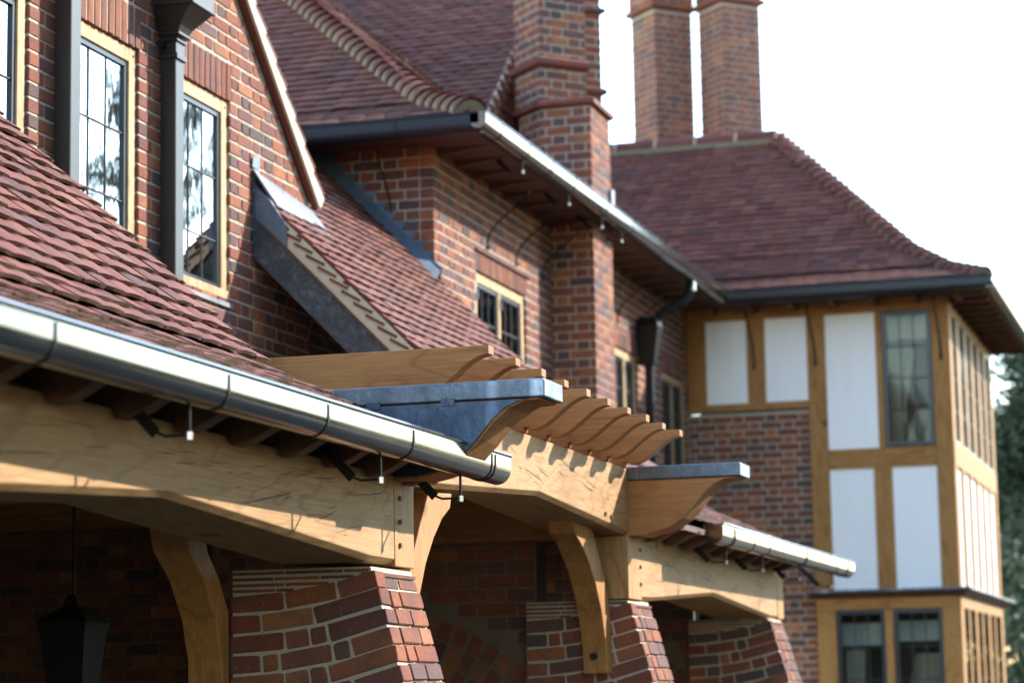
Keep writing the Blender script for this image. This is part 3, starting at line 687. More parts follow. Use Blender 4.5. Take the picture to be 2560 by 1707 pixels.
MB().loft([[(XC-.03, y, CZ(y)-.148), (XC+.05, y, CZ(y)-.148), (XC+.05, y, CZ(y)-.160), (XC-.03, y, CZ(y)-.160)] for y in (3.88, 5.24)]).build('undercloak', 'tile', cat)
for k in range(18):
    y = 3.93+k*.0715; c = Vector((XC-.006, y, CZ(y)-.058)); dr = Vector((0, 1, .55)).normalized()
    MB().obox(c, (.012, 0, 0), dr*.062, Vector((0, -dr.z, dr.y))*.0065).build('verge_tile', 'tile', cat)
MB().loft([[(XC-.02, y, CZ(y)+.03-d), (XC+.14, y, CZ(y)+.035-d), (XC+.14, y, CZ(y)-.13), (XC-.02, y, CZ(y)-.16)] for y, d in ((5.10, .05), (5.2, 0), (5.295, 0))]).build('lead_saddle', 'lead_step', cat)
MB().add([(12.56, 5.285, 4.60), (13.47, 5.285, 4.53), (13.50, 5.16, 4.36), (12.66, 5.16, 4.375), (12.56, 5.293, 4.60), (13.47, 5.293, 4.53), (13.50, 5.17, 4.34), (12.66, 5.17, 4.355)], [(0, 1, 2, 3), (7, 6, 5, 4), (0, 4, 5, 1), (1, 5, 6, 2), (2, 6, 7, 3), (3, 7, 4, 0)]).build('lead_apron', 'lead_apron', cat)
st = MB()
for k in range(8):
    z = 4.09+k*.0745; y0 = 5.286
    st.add([(12.60-(.05 if k % 2 else .035)-.02*k*0, y0, z), (12.66, y0, z), (12.66, y0, z+.074), (12.565-.0*k, y0, z+.066)], [(0, 1, 2, 3)])
st.build('soaker_steps', 'lead_step', cat)

# ================================================================== MIDDLE RANGE
mid = thing('middle_range', 'middle brick range with hipped tiled roof and tall brick chimney', 'house', (19, 6.5, 0))
ZWt = 5.45
w1h = (16.82, 18.11, 3.75, 4.712); w2h = (20.95, 21.77, 3.45, 4.70); w3h = (22.78, 23.80, 3.45, 4.70)
mh = [(a-XU, b-XU, c-2.6, d-2.6) for a, b, c, d in (w1h, w2h, w3h)]
mw = slab(MB(), (XU+.012, YW, 2.6), (1, 0, 0), (0, 1, 0), 24.1-XU, ZWt-2.6, holes=[(h[0]-.012, h[1]-.012, h[2], h[3]) for h in mh]).build('wall', 'mortar', mid)
P = Pieces(mw, 'brick', 'bricks')
bh = [(h[0]-.002, h[1]+.002, h[2], h[3]) for h in mh]+[(h[0]-.02, h[1]+.02, h[3]-.01, h[3]+.155) for h in mh]+[(18.86-XU, 19.48-XU, -1, 9)]
lay(P, (XU, YW, 2.6), (1, 0, 0), (0, 1, 0), 23.9-XU, ZWt-2.6, holes=bh)
for a, b, c, d in (w1h, w2h, w3h):
    n_ = round((b-a+.04)/.075)
    for i in range(n_): add_brick(P, Vector((a-.02+i*.075, YW, d+.003)), Vector((1, 0, 0)), Vector((0, 1, 0)), Vector((0, 0, 1)), .065, random.choice(SOLD), hscale=.67)
P.emit()
MB().box(16.80, 18.20, YW-.018, YW+.05, 4.862, 4.876).build('drip_course', 'tile', mid)
mw2 = slab(MB(), (XU, YW+.112, 2.6), (0, 1, 0), (1, 0, 0), 3.0, ZWt-2.6).build('end_wall', 'mortar', mid)
P = Pieces(mw2, 'brick', 'bricks')
lay(P, (XU, YW+.112, 2.6), (0, 1, 0), (1, 0, 0), 2.6, ZWt-2.6, umax=lambda v: (v+2.6-4.49)/1.02-.112-.09); P.emit()
# stepped lead flashing up the end wall
sf = MB()
for k in range(-2, 14):
    z = 2.6+.075*(25+k); yt = 5.3+(z-4.49)/1.02-.10
    f_ = lambda y: max(y, 5.302)
    if f_(yt+.2) <= 5.303: continue
    sf.add([(XU-.005, f_(yt), z-.004), (XU-.005, f_(yt-.06), z+.068), (XU-.005, f_(yt+.26), z+.068), (XU-.005, f_(yt+.26), z-.004)], [(0, 1, 2, 3)])
sf.loft([[(XU-.005, y, CZ(y)-.02), (XU-.005, y, CZ(y)+.13), (XU-.02, y, CZ(y)+.10), (XU-.10, y, CZ(y)+.028), (XU-.10, y, CZ(y)+.018)] for y in (5.25, 6.3)], caps=False)
sf.build('step_flashing', 'lead_step', mid)
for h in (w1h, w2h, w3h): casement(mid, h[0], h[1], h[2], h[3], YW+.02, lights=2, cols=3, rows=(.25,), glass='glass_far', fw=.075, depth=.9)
# hip roof: slopes to -X and -Y
PA = [(0, 0), (.45, .205), (.9, .56), (3.4, 2.66)]
EXA, EYA, EZA = 15.40, 4.845, 5.535
hip_run = lambda u0: None
ra = sheet(MB(), (EXA+.03, EYA, EZA), (1, 0, 0), (0, 1, 0), PA, 7, .02, .04, urange=lambda run, k: (run, 6.5)).build('hip_roof_slope', 'soffit', mid)
P = Pieces(ra, 'tile', 'tiles')
roof_tiles(P, ((EXA, EYA, EZA), (1, 0, 0)), (0, 1, 0), PA, 5, urange=lambda run, k: (run+.02, 4.6), smax=2.9); P.emit()
PA2 = [(0, 0), (.45, .215), (.9, .635), (1.4, 1.085), (2.0, 1.61), (3.4, 2.80)]
rb = sheet(MB(), (EXA, EYA+.03, EZA), (0, 1, 0), (1, 0, 0), PA2, 8.2, .02, .04, urange=lambda run, k: (run, 8.6)).build('front_roof_slope', 'soffit', mid)
P = Pieces(rb, 'tile', 'tiles')
roof_tiles(P, ((EXA, EYA, EZA), (0, 1, 0)), (1, 0, 0), PA2, 8, urange=lambda run, k: (run+.02, 8.4), smax=2.6); P.emit()
# bonnet hip tiles
def bonnet(parent, base, dirv, size=1.0):
    d = Vector(dirv).normalized(); sd_ = d.cross(Vector((0, 0, 1))).normalized(); up = sd_.cross(d).normalized()
    n = 10; rings = []; inner = []
    for t, rr, lift in ((0, .135*size, .026), (.12, .12*size, .015), (.22, .10*size, -.005)):
        c = Vector(base)+d*t*size+up*(lift*size-.06*size); rings.append([c+sd_*rr*math.cos(math.pi*i/n)+up*rr*.92*math.sin(math.pi*i/n) for i in range(n+1)])
    th = .013*size
    low = [[p-up*th*1.0-(p-(Vector(base)+d*tt)).normalized()*0 for p in r_] for r_, tt in zip(rings, (0, .12, .22))]
    full = [a+b[::-1] for a, b in zip(rings, low)]
    o = MB().loft(full).build('bonnet_tile', 'tile', parent)
    c = Vector(base)+d*.012*size+up*(.026*size-.06*size-.006)
    poly = [c+sd_*.130*size*math.cos(math.pi*i/n)+up*(.118*size*math.sin(math.pi*i/n)-th) for i in range(n+1)]
    back = [p+d*.1*size for p in poly]
    MB().loft([poly, back]).build('bedding', 'hip_mortar', parent)
def hip_line(prof, corner, sx, sy, n0, gauge):
    pts = []; acc = 0; s = gauge*.3
    segs = []
    for (a0, b0), (a1, b1) in zip(prof, prof[1:]):
        l = math.hypot(a1-a0, b1-b0); segs.append((acc, acc+l, a0, b0, (a1-a0)/l, (b1-b0)/l)); acc += l
    for k in range(n0):
        if s > acc: break
        for sg in segs:
            if sg[0] <= s <= sg[1]: break
        dd = s-sg[0]; run, rise = sg[2]+sg[4]*dd, sg[3]+sg[5]*dd
        pts.append((Vector(corner)+Vector((sx*run, sy*run, rise)), Vector((sx*sg[4], sy*sg[4], sg[5])))); s += gauge
    return pts
for b, d in hip_line(PA, (EXA, EYA, EZA+.03), 1, 1, 29, .10): bonnet(ra, b, d, .95)
# upper main roof behind, facing the near end
PBp = [(0, 0), (4.2, 3.5)]
rB = sheet(MB(), (18.35, 5.45, 5.98), (1, 0, 0), (0, 1, 0), PBp, 6, .02, .04, urange=lambda run, k: (.31+.04*run, 6)).build('main_roof_slope', 'soffit', mid)
P = Pieces(rB, 'tile', 'tiles')
roof_tiles(P, ((18.33, 5.45, 5.98), (1, 0, 0)), (0, 1, 0), PBp, 6, urange=lambda run, k: (.31+.04*run, 5.2), smax=4.5); P.emit()
MB().loft([[(18.33+r_, 5.72+.04*r_, 5.99+r_*.833), (18.33+r_, 5.79+.04*r_, 5.99+r_*.833+.04), (18.33+r_, 5.79+.04*r_, 5.93+r_*.833), (18.33+r_, 5.72+.04*r_, 5.91+r_*.833)] for r_ in (.2, 2.5)]).build('valley_mortar', 'verge_mortar', rB)
rk2 = MB().add([(18.55, 5.76, 5.9), (20.2, 5.76, 5.9), (20.6, 5.86, 7.9), (20.5, 5.86, 7.9), (18.55, 5.9, 5.9), (20.2, 5.9, 5.9), (20.6, 5.9, 7.9), (20.5, 5.9, 7.9)], [(0, 1, 2, 3), (7, 6, 5, 4), (0, 4, 5, 1), (1, 5, 6, 2), (2, 6, 7, 3), (3, 7, 4, 0)]).build('tile_hung_cheek', 'soffit', mid)
P = Pieces(rk2, 'tile', 'tiles')
roof_tiles(P, ((18.3, 5.73, 5.95), (0, 1, 0)), (1, 0, 0), [(0, 0), (.08, 1.5)], 2, urange=lambda run, k: (.06+k*.12, 1.9)); P.emit()
# eaves soffit and sprockets
so = MB(); so.box(EXA+.02, 23.4, EYA+.04, YW+.02, 5.44, 5.455); so.box(EXA+.02, XU-.003, YW+.02, 9.5, 5.44, 5.455); so.build('soffit', 'soffit', mid)
for k in range(19):
    x = 15.95+.41*k; pts = [(YW, 5.438), (YW, 5.395)]+[(YW-.36*i/8, 5.395+.035*smooth01(i/8)) for i in range(1, 9)]+[(YW-.38, 5.438)]
    MB().prism(pts, 'x', x, x+.05).build('sprocket', 'soffit_oak', mid)
# chimney: breast, collar, two diagonal shafts
ch = part('chimney', mid)
def brick_prism(parent, plan, z0, z1, name, v_off=0.0, limit=300):
    pr_ = MB().prism([(x+(sum(q[0] for q in plan)/len(plan)-x)*.016, y+(sum(q[1] for q in plan)/len(plan)-y)*.016) for x, y in plan], 'z', z0, z1).build(name, 'mortar', parent)
    items = []
    for (xa, ya), (xb, yb2) in zip(plan, plan[1:]+plan[:1]):
        a, b = Vector((xa, ya, 0)), Vector((xb, yb2, 0)); U = (b-a).normalized(); Nn = Vector((0, 0, 1)).cross(U); cen = Vector((sum(q[0] for q in plan)/len(plan), sum(q[1] for q in plan)/len(plan), 0))
        if (cen-a).dot(Nn) < 0: Nn = -Nn
        if Nn.dot(Vector((a.x, a.y, 0))-Vector((0, 0, 0))) < 0: continue
        items.append((a, U, Nn, (b-a).length))
    P = Pieces(parent, 'brick', 'bricks', limit)
    for a, U, Nn, W in items: lay(P, (a.x, a.y, z0+v_off), U, Nn*.35, W, z1-z0-v_off, bond='X')
    P.emit(); return pr_
breast = [(18.86, 4.93), (18.86, 5.36), (19.10, 5.62), (19.48, 5.62), (19.48, 4.93)]
brick_prism(ch, breast, 2.95, 6.42, 'breast')
def collar(parent, plan, z, h, out, mat='brick'):
    cx, cy = sum(q[0] for q in plan)/len(plan), sum(q[1] for q in plan)/len(plan)
    def off(k): return [(x+(x-cx)/math.hypot(x-cx, y-cy)*k, y+(y-cy)/math.hypot(x-cx, y-cy)*k) for x, y in plan]
    MB().loft([[(x, y, zz) for x, y in off(k)] for zz, k in ((z, .0), (z+h*.25, out), (z+h*.75, out), (z+h, .0))]).build('collar', mat, parent)
collar(ch, breast, 6.40, .075, .05, 'tile')
def diamond(cx, cy, h): return [(cx-h, cy), (cx, cy+h), (cx+h, cy), (cx, cy-h)]
s1 = diamond(19.21, 5.37, .315); s2 = diamond(19.86, 5.40, .315)
brick_prism(ch, s1, 6.46, 8.2, 'shaft'); brick_prism(ch, s2, 6.2, 8.2, 'shaft')
collar(ch, s1, 6.78, .09, .05, 'brick'); collar(ch, s2, 6.72, .08, .05, 'brick'); collar(ch, s2, 7.45, .07, .05, 'brick')
cf_ = MB()
for k in range(9):
    z = 5.62+k*.075; yy = 4.93+.02+k*.085
    cf_.add([(18.852, yy-.05, z-.02), (18.852, yy+.09, z-.02), (18.852, yy+.12, z+.05), (18.852, yy+.02, z+.05)], [(0, 1, 2, 3)])
cf_.build('chimney_flashing', 'lead_step', ch)
box_part('lead_corner', 'lead_pale', ch, 19.40, 19.50, 4.905, 4.925, 5.6, 5.80)
# gutters of the middle range
hgut = thing('gutter', 'dark gutter across the hipped end above the stepped lead flashing', 'gutter', (15.37, 7, 5.4))
m1 = MB(); trough(m1, [((15.40, 4.80, 5.525), (-1, 0, 0)), ((15.40, 9.0, 5.525), (-1, 0, 0))], r_=.058, h=.07)
m1.build('trough', 'dark_gutter', hgut)
for yy in (5.4, 6.2, 7.0): strap(hgut, (15.40, yy, 5.525), (0, 1, 0), (-1, 0, 0), h=.07)
gutter('gutter', 'long steel eaves gutter running back to the half timbered wing', 15.345, 23.36, 4.805, 5.53, 'steel', [15.72, 16.4, 17.0, 17.65, 18.65, 19.5, 20.6, 21.6, 22.6], [], [16.4, 17.65, 18.65, 19.3], YW, caps=(True, False))
def eave_rod(x, name, lab):
    t = thing(name, lab, 'bracket', (x, 5.2, 4.93), 'thin iron stays under the long eaves gutter')
    pts = [(x, 5.298-.34*smooth01(i/10)*(1), 4.93+.42*(i/10)**.75) for i in range(11)]
    MB().tube(pts, .0065, 6).build('rod', 'iron', t); MB().tube([(x, 5.298, 4.915), (x, 5.285, 4.935)], .013, 8).build('foot', 'iron', t)
    return t
labs = ['first', 'second', 'third', 'fourth', 'fifth']
for i, x in enumerate((17.10, 17.86, 18.59, 21.04, 21.82)): eave_rod(x, 'gutter_stay', 'curved iron stay on brick wall under eaves gutter, %s along from the near corner' % labs[i])
t = thing('gutter_stay', 'curved iron stay on the shaded end wall beside the stepped lead flashing', 'bracket', (15.8, 5.6, 4.93), 'thin iron stays under the long eaves gutter')
MB().tube([(15.845-.28*smooth01(i/10), 5.62, 4.98+.40*(i/10)**.8) for i in range(11)], .0065, 6).build('rod', 'iron', t)

# ================================================================== HALF TIMBERED WING
XF, YR, XE = 23.9, 2.64, 28.06
wing = thing('half_timbered_wing', 'half timbered wing with white panels, hipped tiled roof and two chimneys', 'house', (26, 4, 0))
ZT = 5.312
def stud(y0, y1, z0, z1, name='stud', mat='oak_wing'): return box_part(name, mat, wing, XF, XF+.12, y0, y1, z0, z1, bevel=.004)
stud(YR, 2.818, 2.5, ZT, 'corner_post'); stud(3.31, 3.374, 3.955, ZT); stud(3.877, 4.063, 2.4, ZT, 'post'); stud(4.49, 4.676, 4.466, ZT); stud(5.098, 5.29, 4.466, ZT)
stud(3.256, 3.438, 2.5, 3.755); stud(2.82, 3.875, 3.757, 3.953, 'rail', 'oak_wing_y'); stud(4.065, 5.29, 4.39, 4.464, 'rail', 'oak_wing_y')
stud(YR, 5.29, ZT+.002, 5.48, 'wall_plate', 'oak_wing_y')
for a, b, c, d in ((4.676, 5.098, 4.464, ZT), (4.063, 4.49, 4.464, ZT), (3.374, 3.877, 3.953, ZT), (3.438, 3.877, 2.5, 3.757), (2.818, 3.256, 2.5, 3.757)):
    MB().box(XF+.018, XF+.1, a, b, c, d).build('render_panel', 'render', wing)
for y, z in ((2.85, 3.92), (2.85, 3.79), (3.33, 3.92), (3.40, 3.79), (3.85, 3.92), (3.85, 3.79), (4.0, 4.43)): MB().tube([(XF-.003, y, z), (XF+.01, y, z)], .011, 8).build('peg', 'peg', wing)
bwl = slab(MB(), (XF+.02, 4.068, 1.2), (0, 1, 0), (1, 0, 0), 1.235, 3.17).build('brick_panel', 'mortar', wing); P = Pieces(bwl, 'brick', 'bricks')
lay(P, (XF+.02, 4.068, 1.2), (0, 1, 0), (1, 0, 0), 1.232, 3.16); P.emit()
MB().box(XF+.008, XF+.03, 4.066, 5.30, 4.374, 4.388).build('lead_strip', 'lead_dark', wing)
def wing_window(y0, y1, z0, z1, x, cols=3, rows=4, name='window'):
    wn = part(name, wing); t = .04; fr = MB()
    fr.box(x, x+.05, y0, y0+t, z0, z1); fr.box(x, x+.05, y1-t, y1, z0, z1); fr.box(x+.001, x+.05, y0+t, y1-t, z1-t, z1); fr.box(x+.001, x+.05, y0+t, y1-t, z0, z0+t); fr.build('casement_frame', 'casement', wn)
    cm = MB()
    for i in range(1, cols): yy = y0+t+(y1-y0-2*t)*i/cols; cm.tube([(x+.02, yy, z0+t), (x+.02, yy, z1-t)], .006, 6)
    for i in range(1, rows): zz = z0+t+(z1-z0-2*t)*i/rows; cm.tube([(x+.02, y0+t, zz), (x+.02, y1-t, zz)], .006, 6)
    cm.build('leading', 'came', wn)
    for i in range(cols):
        for k in range(rows):
            ya, yb2 = y0+t+(y1-y0-2*t)*i/cols, y0+t+(y1-y0-2*t)*(i+1)/cols; za, zb = z0+t+(z1-z0-2*t)*k/rows, z0+t+(z1-z0-2*t)*(k+1)/rows; e = [random.uniform(-.0012, .0012) for _ in range(4)]
            MB().add([(x+.024+e[0], ya, za), (x+.024+e[1], yb2, za), (x+.024+e[2], yb2, zb), (x+.024+e[3], ya, zb), (x+.028+e[0], ya, za), (x+.028+e[1], yb2, za), (x+.028+e[2], yb2, zb), (x+.028+e[3], ya, zb)], [(0, 1, 2, 3), (7, 6, 5, 4), (0, 4, 5, 1), (1, 5, 6, 2), (2, 6, 7, 3), (3, 7, 4, 0)]).build('pane', 'glass_far', wn)
    return wn
wing_window(2.826, 3.306, 3.968, 5.308, XF+.02, 3, 4)
# right-hand face: posts, panels and lights
px = [(23.9, 24.14), (24.54, 24.77), (25.25, 25.44), (25.89, 26.09), (26.56, 26.77), (27.19, 27.38), (27.84, 28.06)]
for i, (a, b) in enumerate(px):
    if i: box_part('stud', 'oak_wing', wing, a, b, YR, YR+.12, 2.5, ZT)
    else: box_part('stud', 'oak_wing', wing, XF+.122, b, YR, YR+.12, 2.5, ZT)
box_part('rail', 'oak_wing_y', wing, XF+.004, XE, YR-.004, YR+.118, 3.757, 3.99); box_part('wall_plate', 'oak_wing', wing, XF+.122, XE, YR, YR+.12, ZT+.002, 5.48)
for (a, b), (c, d) in zip(px, px[1:]):
    MB().box(b, c, YR+.024, YR+.1, 2.5, 3.757).build('render_panel', 'render', wing)
    wn = part('window', wing); t_ = .035; fr = MB(); z0, z1 = 3.99, ZT
    fr.box(b, b+t_, YR+.003, YR+.05, z0, z1); fr.box(c-t_, c, YR+.003, YR+.05, z0, z1); fr.box(b+t_, c-t_, YR+.003, YR+.05, z0, z0+t_); fr.box(b+t_, c-t_, YR+.003, YR+.05, z1-t_, z1); fr.build('casement_frame', 'casement', wn)
    MB().box(b+t_, c-t_, YR+.012, YR+.016, z0+t_, z1-t_).build('pane', 'glass_far', wn)
    cm = MB(); cm.tube([((b+c)/2, YR+.008, z0), ((b+c)/2, YR+.008, z1)], .006, 6)
    for k in (1, 2, 3): cm.tube([(b, YR+.008, z0+k*.33), (c, YR+.008, z0+k*.33)], .006, 6)
    cm.build('leading', 'came', wn)
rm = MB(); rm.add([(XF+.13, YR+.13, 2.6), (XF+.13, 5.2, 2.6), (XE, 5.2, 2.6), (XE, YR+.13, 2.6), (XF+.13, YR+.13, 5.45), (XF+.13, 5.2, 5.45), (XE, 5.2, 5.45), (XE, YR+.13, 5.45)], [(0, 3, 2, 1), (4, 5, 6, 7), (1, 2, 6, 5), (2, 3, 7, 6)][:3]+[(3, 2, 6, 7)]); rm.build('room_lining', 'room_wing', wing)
# bay window below the lead canopy
XB = 23.8
box_part('canopy', 'lead_cap', wing, XB-.10, 28.45, 2.52, 4.13, 2.535, 2.556); cn = MB()
cn.loft([[(XB-.09, 2.53, 2.534), (28.40, 2.53, 2.534), (28.40, 4.10, 2.534), (XB-.09, 4.10, 2.534)], [(XB-.02, 2.60, 2.475), (28.34, 2.60, 2.475), (28.34, 4.05, 2.475), (XB-.02, 4.05, 2.475)]]); cn.build('canopy_moulding', 'soffit', wing)
for a, b in ((2.63, 2.812), (3.292, 3.372), (3.852, 4.042)): box_part('bay_post', 'oak_wing', wing, XB, XB+.12, a, b, .3, 2.36, bevel=.004)
box_part('bay_rail', 'oak_wing_y', wing, XB-.003, XB+.117, 2.63, 4.042, 2.362, 2.472)
wing_window(2.814, 3.29, 1.0, 2.358, XB+.02, 3, 4); wing_window(3.374, 3.85, 1.0, 2.358, XB+.02, 3, 4)
for a, b in ((23.92, 24.06), (24.5, 24.62), (25.1, 25.3), (25.75, 25.88), (26.4, 26.6), (27.05, 27.18), (27.75, 28.02)): box_part('bay_post', 'oak_wing', wing, a, b, 2.63, 2.75, .3, 2.36)
box_part('bay_rail', 'oak_wing', wing, XB+.12, 28.02, 2.627, 2.747, 2.362, 2.472)
MB().box(23.95, 28.0, 2.637, 2.642, .9, 2.36).build('pane', 'glass_far', wing)
rm = MB(); rm.box(XB+.5, 27.9, 2.8, 4.04, .2, 2.46); rm.build('bay_room_lining', 'room', wing)
box_part('bay_side', 'room', wing, XB+.12, 24.4, 4.0, 4.04, .2, 2.46)
# roof of the wing
PF = [(0, 0), (.42, .16), (.85, .44), (2.60, 2.13)]
EXF, EYF, EZF = 23.42, 2.20, 5.535
rf_ = sheet(MB(), (EXF+.03, EYF, EZF), (1, 0, 0), (0, 1, 0), PF, 8, .02, .04, urange=lambda run, k: (run, 8)).build('roof_slope', 'soffit', wing)
P = Pieces(rf_, 'tile', 'tiles')
roof_tiles(P, ((EXF, EYF, EZF), (1, 0, 0)), (0, 1, 0), PF, 8, urange=lambda run, k: (run*.93+.02, 5.6)); P.emit()
rh = sheet(MB(), (EXF, EYF+.03, EZF), (0, 1, 0), (1, 0, 0), PF, 5.2, .02, .04, urange=lambda run, k: (run, 5.2-run+.001)).build('hip_end_slope', 'soffit', wing)
P = Pieces(rh, 'tile', 'tiles'); roof_tiles(P, ((EXF, EYF, EZF), (0, 1, 0)), (1, 0, 0), PF, 5.2, urange=lambda run, k: (run+.02, 5.2-run)); P.emit()
sheet(MB(), (EXF+5.2-.03, EYF, EZF), (-1, 0, 0), (0, 1, 0), PF, 8, .02, .04, urange=lambda run, k: (run, 8)).build('roof_slope', 'tile', wing)
for b, d in hip_line(PF, (EXF, EYF, EZF+.03), 1, .955, 27, .105): bonnet(rf_, b-Vector((0, 0, .02)), d, .85)
for k in range(8):
    y = EYF+2.47+k*.46; n = 8
    pr_ = [(EXF+2.6+.13*math.cos(math.pi*i/n), EZF+2.09+.13*math.sin(math.pi*i/n)) for i in range(n+1)]
    MB().prism(pr_, 'y', y, y+.44).build('ridge_tile', 'tile', wing); MB().prism([(x, z-.004) for x, z in pr_], 'y', y+.44, y+.46).build('ridge_joint', 'verge_mortar', wing)
MB().box(EXF+2.6-.15, EXF+2.6+.15, EYF+2.5, EYF+6.3, EZF+1.99, EZF+2.092).build('ridge_bedding', 'hip_mortar', wing)
so = MB(); so.box(EXF+.02, XF+.05, EYF+.03, 5.29, 5.44, 5.455); so.box(XF+.05, EXF+5.2, EYF+.03, YR+.05, 5.44, 5.455); so.build('soffit', 'soffit', wing)
for k in range(12):
    x = 23.6+.41*k; MB().box(x, x+.05, EYF+.06, YR, 5.375, 5.438).build('sprocket', 'soffit_oak', wing)
for k in range(8):
    y = 2.5+.41*k; MB().box(EXF+.08, XF, y, y+.05, 5.375, 5.438).build('sprocket', 'soffit_oak', wing)
fg = thing('gutter', 'dark gutter across the front of the half timbered wing', 'gutter', (23.4, 3.5, 5.4))
m2 = MB(); trough(m2, [((23.42, 2.16, 5.52), (-1, 0, 0)), ((23.42, 4.78, 5.53), (-1, 0, 0))], r_=.06, h=.07); m2.build('trough', 'dark_gutter', fg)
sg_ = thing('gutter', 'gutter along the right hand eaves of the half timbered wing', 'gutter', (26, 2.17, 5.4))
m3 = MB(); trough(m3, [((23.37, 2.175, 5.52), (0, -1, 0)), ((28.6, 2.175, 5.52), (0, -1, 0))], r_=.06, h=.055); m3.build('trough', 'steel', sg_)
for i, (y, lb) in enumerate(((4.60, 'on the left oak stud'), (3.98, 'on the tall middle oak post'), (2.73, 'on the oak corner post'))):
    tt = thing('gutter_stay', 'curved iron stay %s of the timbered wing' % lb, 'bracket', (23.88, y, 4.75), 'iron stays on the timbered wing')
    MB().tube([(XF-.004-.30*smooth01(k/10), y+.02*k/10, 4.83+.56*(k/10)**.8) for k in range(11)], .010, 6).build('rod', 'iron', tt)
    MB().tube([(XF-.012, y, 4.80), (XF-.012, y, 4.86)], .014, 8).build('foot', 'iron', tt)
# wing chimneys
BR = BR_WARM
for cy, lb in ((6.13, 0), (5.33, 0)):
    c2 = part('chimney', wing); dm = diamond(26.80, cy, .365)
    brick_prism(c2, dm, 7.2, 9.40, 'shaft', limit=300); collar(c2, dm, 9.40, .10, .07, 'brick'); brick_prism(c2, diamond(26.80, cy, .39), 9.50, 10.3, 'shaft_head', limit=100)

BR = BR_STD
# ------------------------------------------------------------------ downpipes
def square_pipe(name, label, x, w_, y0, y1, z0, z1):
    t = thing(name, label, 'downpipe', (x+w_/2, (y0+y1)/2, z0))
    box_part('pipe', 'pipe', t, x, x+w_, y0, y1, z0, z1, bevel=.006); return t
dp0 = square_pipe('downpipe', 'plain square downpipe between the two left hand leaded windows', 10.115, .105, 5.19, 5.28, 3.0, 6.3)
dp1 = square_pipe('downpipe', 'square downpipe with moulded hopper head beside the right hand leaded window', 11.298, .105, 5.19, 5.28, 3.6, 5.0)
def frus(z0, a, z1, b): return [[(x, y, z) for x, y in ((q[0], q[2]), (q[1], q[2]), (q[1], q[3]), (q[0], q[3]))] for z, q in ((z0, a), (z1, b))]
hp = MB(); A_ = (11.290, 11.412, 5.178, 5.283); B_ = (11.272, 11.432, 5.160, 5.286); C_ = (11.205, 11.50, 5.05, 5.286)
hp.loft(frus(4.925, A_, 4.955, A_)); hp.loft(frus(4.957, (11.297, 11.405, 5.188, 5.281), 5.018, (11.297, 11.405, 5.188, 5.281))); hp.loft(frus(5.019, A_, 5.034, A_)); hp.loft(frus(5.05, B_, 5.066, B_))
hp.loft([[(x, y, z) for x, y in ((q[0], q[2]), (q[1], q[2]), (q[1], q[3]), (q[0], q[3]))] for z, q in ((5.067, (11.285, 11.42, 5.172, 5.284)), (5.10, (11.272, 11.432, 5.155, 5.284)), (5.14, (11.245, 11.46, 5.12, 5.284)), (5.19, (11.215, 11.49, 5.07, 5.285)))])
hp.loft(frus(5.191, C_, 5.207, C_)); hp.loft(frus(5.208, (11.212, 11.493, 5.06, 5.284), 5.75, (11.212, 11.493, 5.06, 5.284)))
hp.build('hopper_head', 'pipe', dp1, bevel=.003)
MB().tube([(11.285, 5.262, 5.0), (11.255, 5.262, 5.0)], .022, 10).build('fixing_bolt', 'black_pipe', dp1)
dp2 = thing('downpipe', 'black round downpipe with swan neck and hopper on the far brick wall', 'downpipe', (21.8, 5.2, 2.6))
MB().tube([(22.02, 4.82, 5.42), (22.02, 4.84, 5.30), (21.98, 4.9, 5.22), (21.85, 5.08, 5.10), (21.82, 5.14, 5.02)], .042, 10).build('swan_neck', 'black_pipe', dp2)
hb = MB(); hb.loft([[(x, y, z) for x, y in ((21.82-a, 5.16-b), (21.82+a, 5.16-b), (21.82+a, 5.28), (21.82-a, 5.28))] for z, a, b in ((4.62, .05, .02), (4.80, .075, .05), (4.98, .105, .08), (5.06, .09, .06))]); hb.build('hopper_head', 'black_pipe', dp2)
MB().tube([(21.84, 5.2, 4.76), (21.84, 5.2, 2.7)], .045, 10).build('pipe', 'black_pipe', dp2)
MB().tube([(22.02, 4.805, 5.415), (22.02, 4.805, 5.33)], .03, 8).build('outlet', 'bolt', dp2)

# ------------------------------------------------------------------ loose things
ln = thing('wall_lantern', 'dark iron lantern in the shadow of the loggia on the left', 'lantern', (9.5, 4.84, 1.5))
lb_ = MB(); lb_.loft([[(9.5+r_*math.cos(a), 4.84+r_*math.sin(a), z) for a in [math.pi/4+math.pi/2*i for i in range(4)]] for z, r_ in ((1.55, .10), (1.90, .15), (1.94, .17), (1.96, .15), (2.01, .05), (2.06, .03))]); lb_.build('lantern_body', 'iron', ln)
MB().tube([(9.5, 4.84, 2.05), (9.5, 4.84, 2.64)], .008, 6).build('hanger', 'iron', ln)
def cloth(name, label, cat, x, y0, y1, z0, z1, taper=0.0, mat='cloth', folds=6, group=None):
    rings = []; n = 24
    for k in range(9):
        t = k/8; z = z1+(z0-z1)*t; yb2 = y1+(y0+.09-y1)*(taper*t)
        rings.append([(x+.03*math.sin(folds*2*math.pi*i/n), y1+(y0-y1)*(i/n)*(1-taper*t*.8)-0*t, z) for i in range(n+1)])
    mb = MB()
    back = [[(px_+.006, py_, pz_) for px_, py_, pz_ in r_] for r_ in rings]
    mb.loft([a+b[::-1] for a, b in zip(rings, back)]); o = mb.build(name, mat); o['label'] = label; o['category'] = cat
    if group: o['group'] = group
    return o
cloth('curtain', 'cream curtain tied back behind the tall first floor wing window', 'curtain', 24.16, 3.02, 3.29, 4.0, 5.0, .75)
cloth('blind', 'cream pelmet blind at the top of the tall wing window', 'blind', 24.12, 2.84, 3.30, 5.05, 5.30, 0, 'cloth', 2)
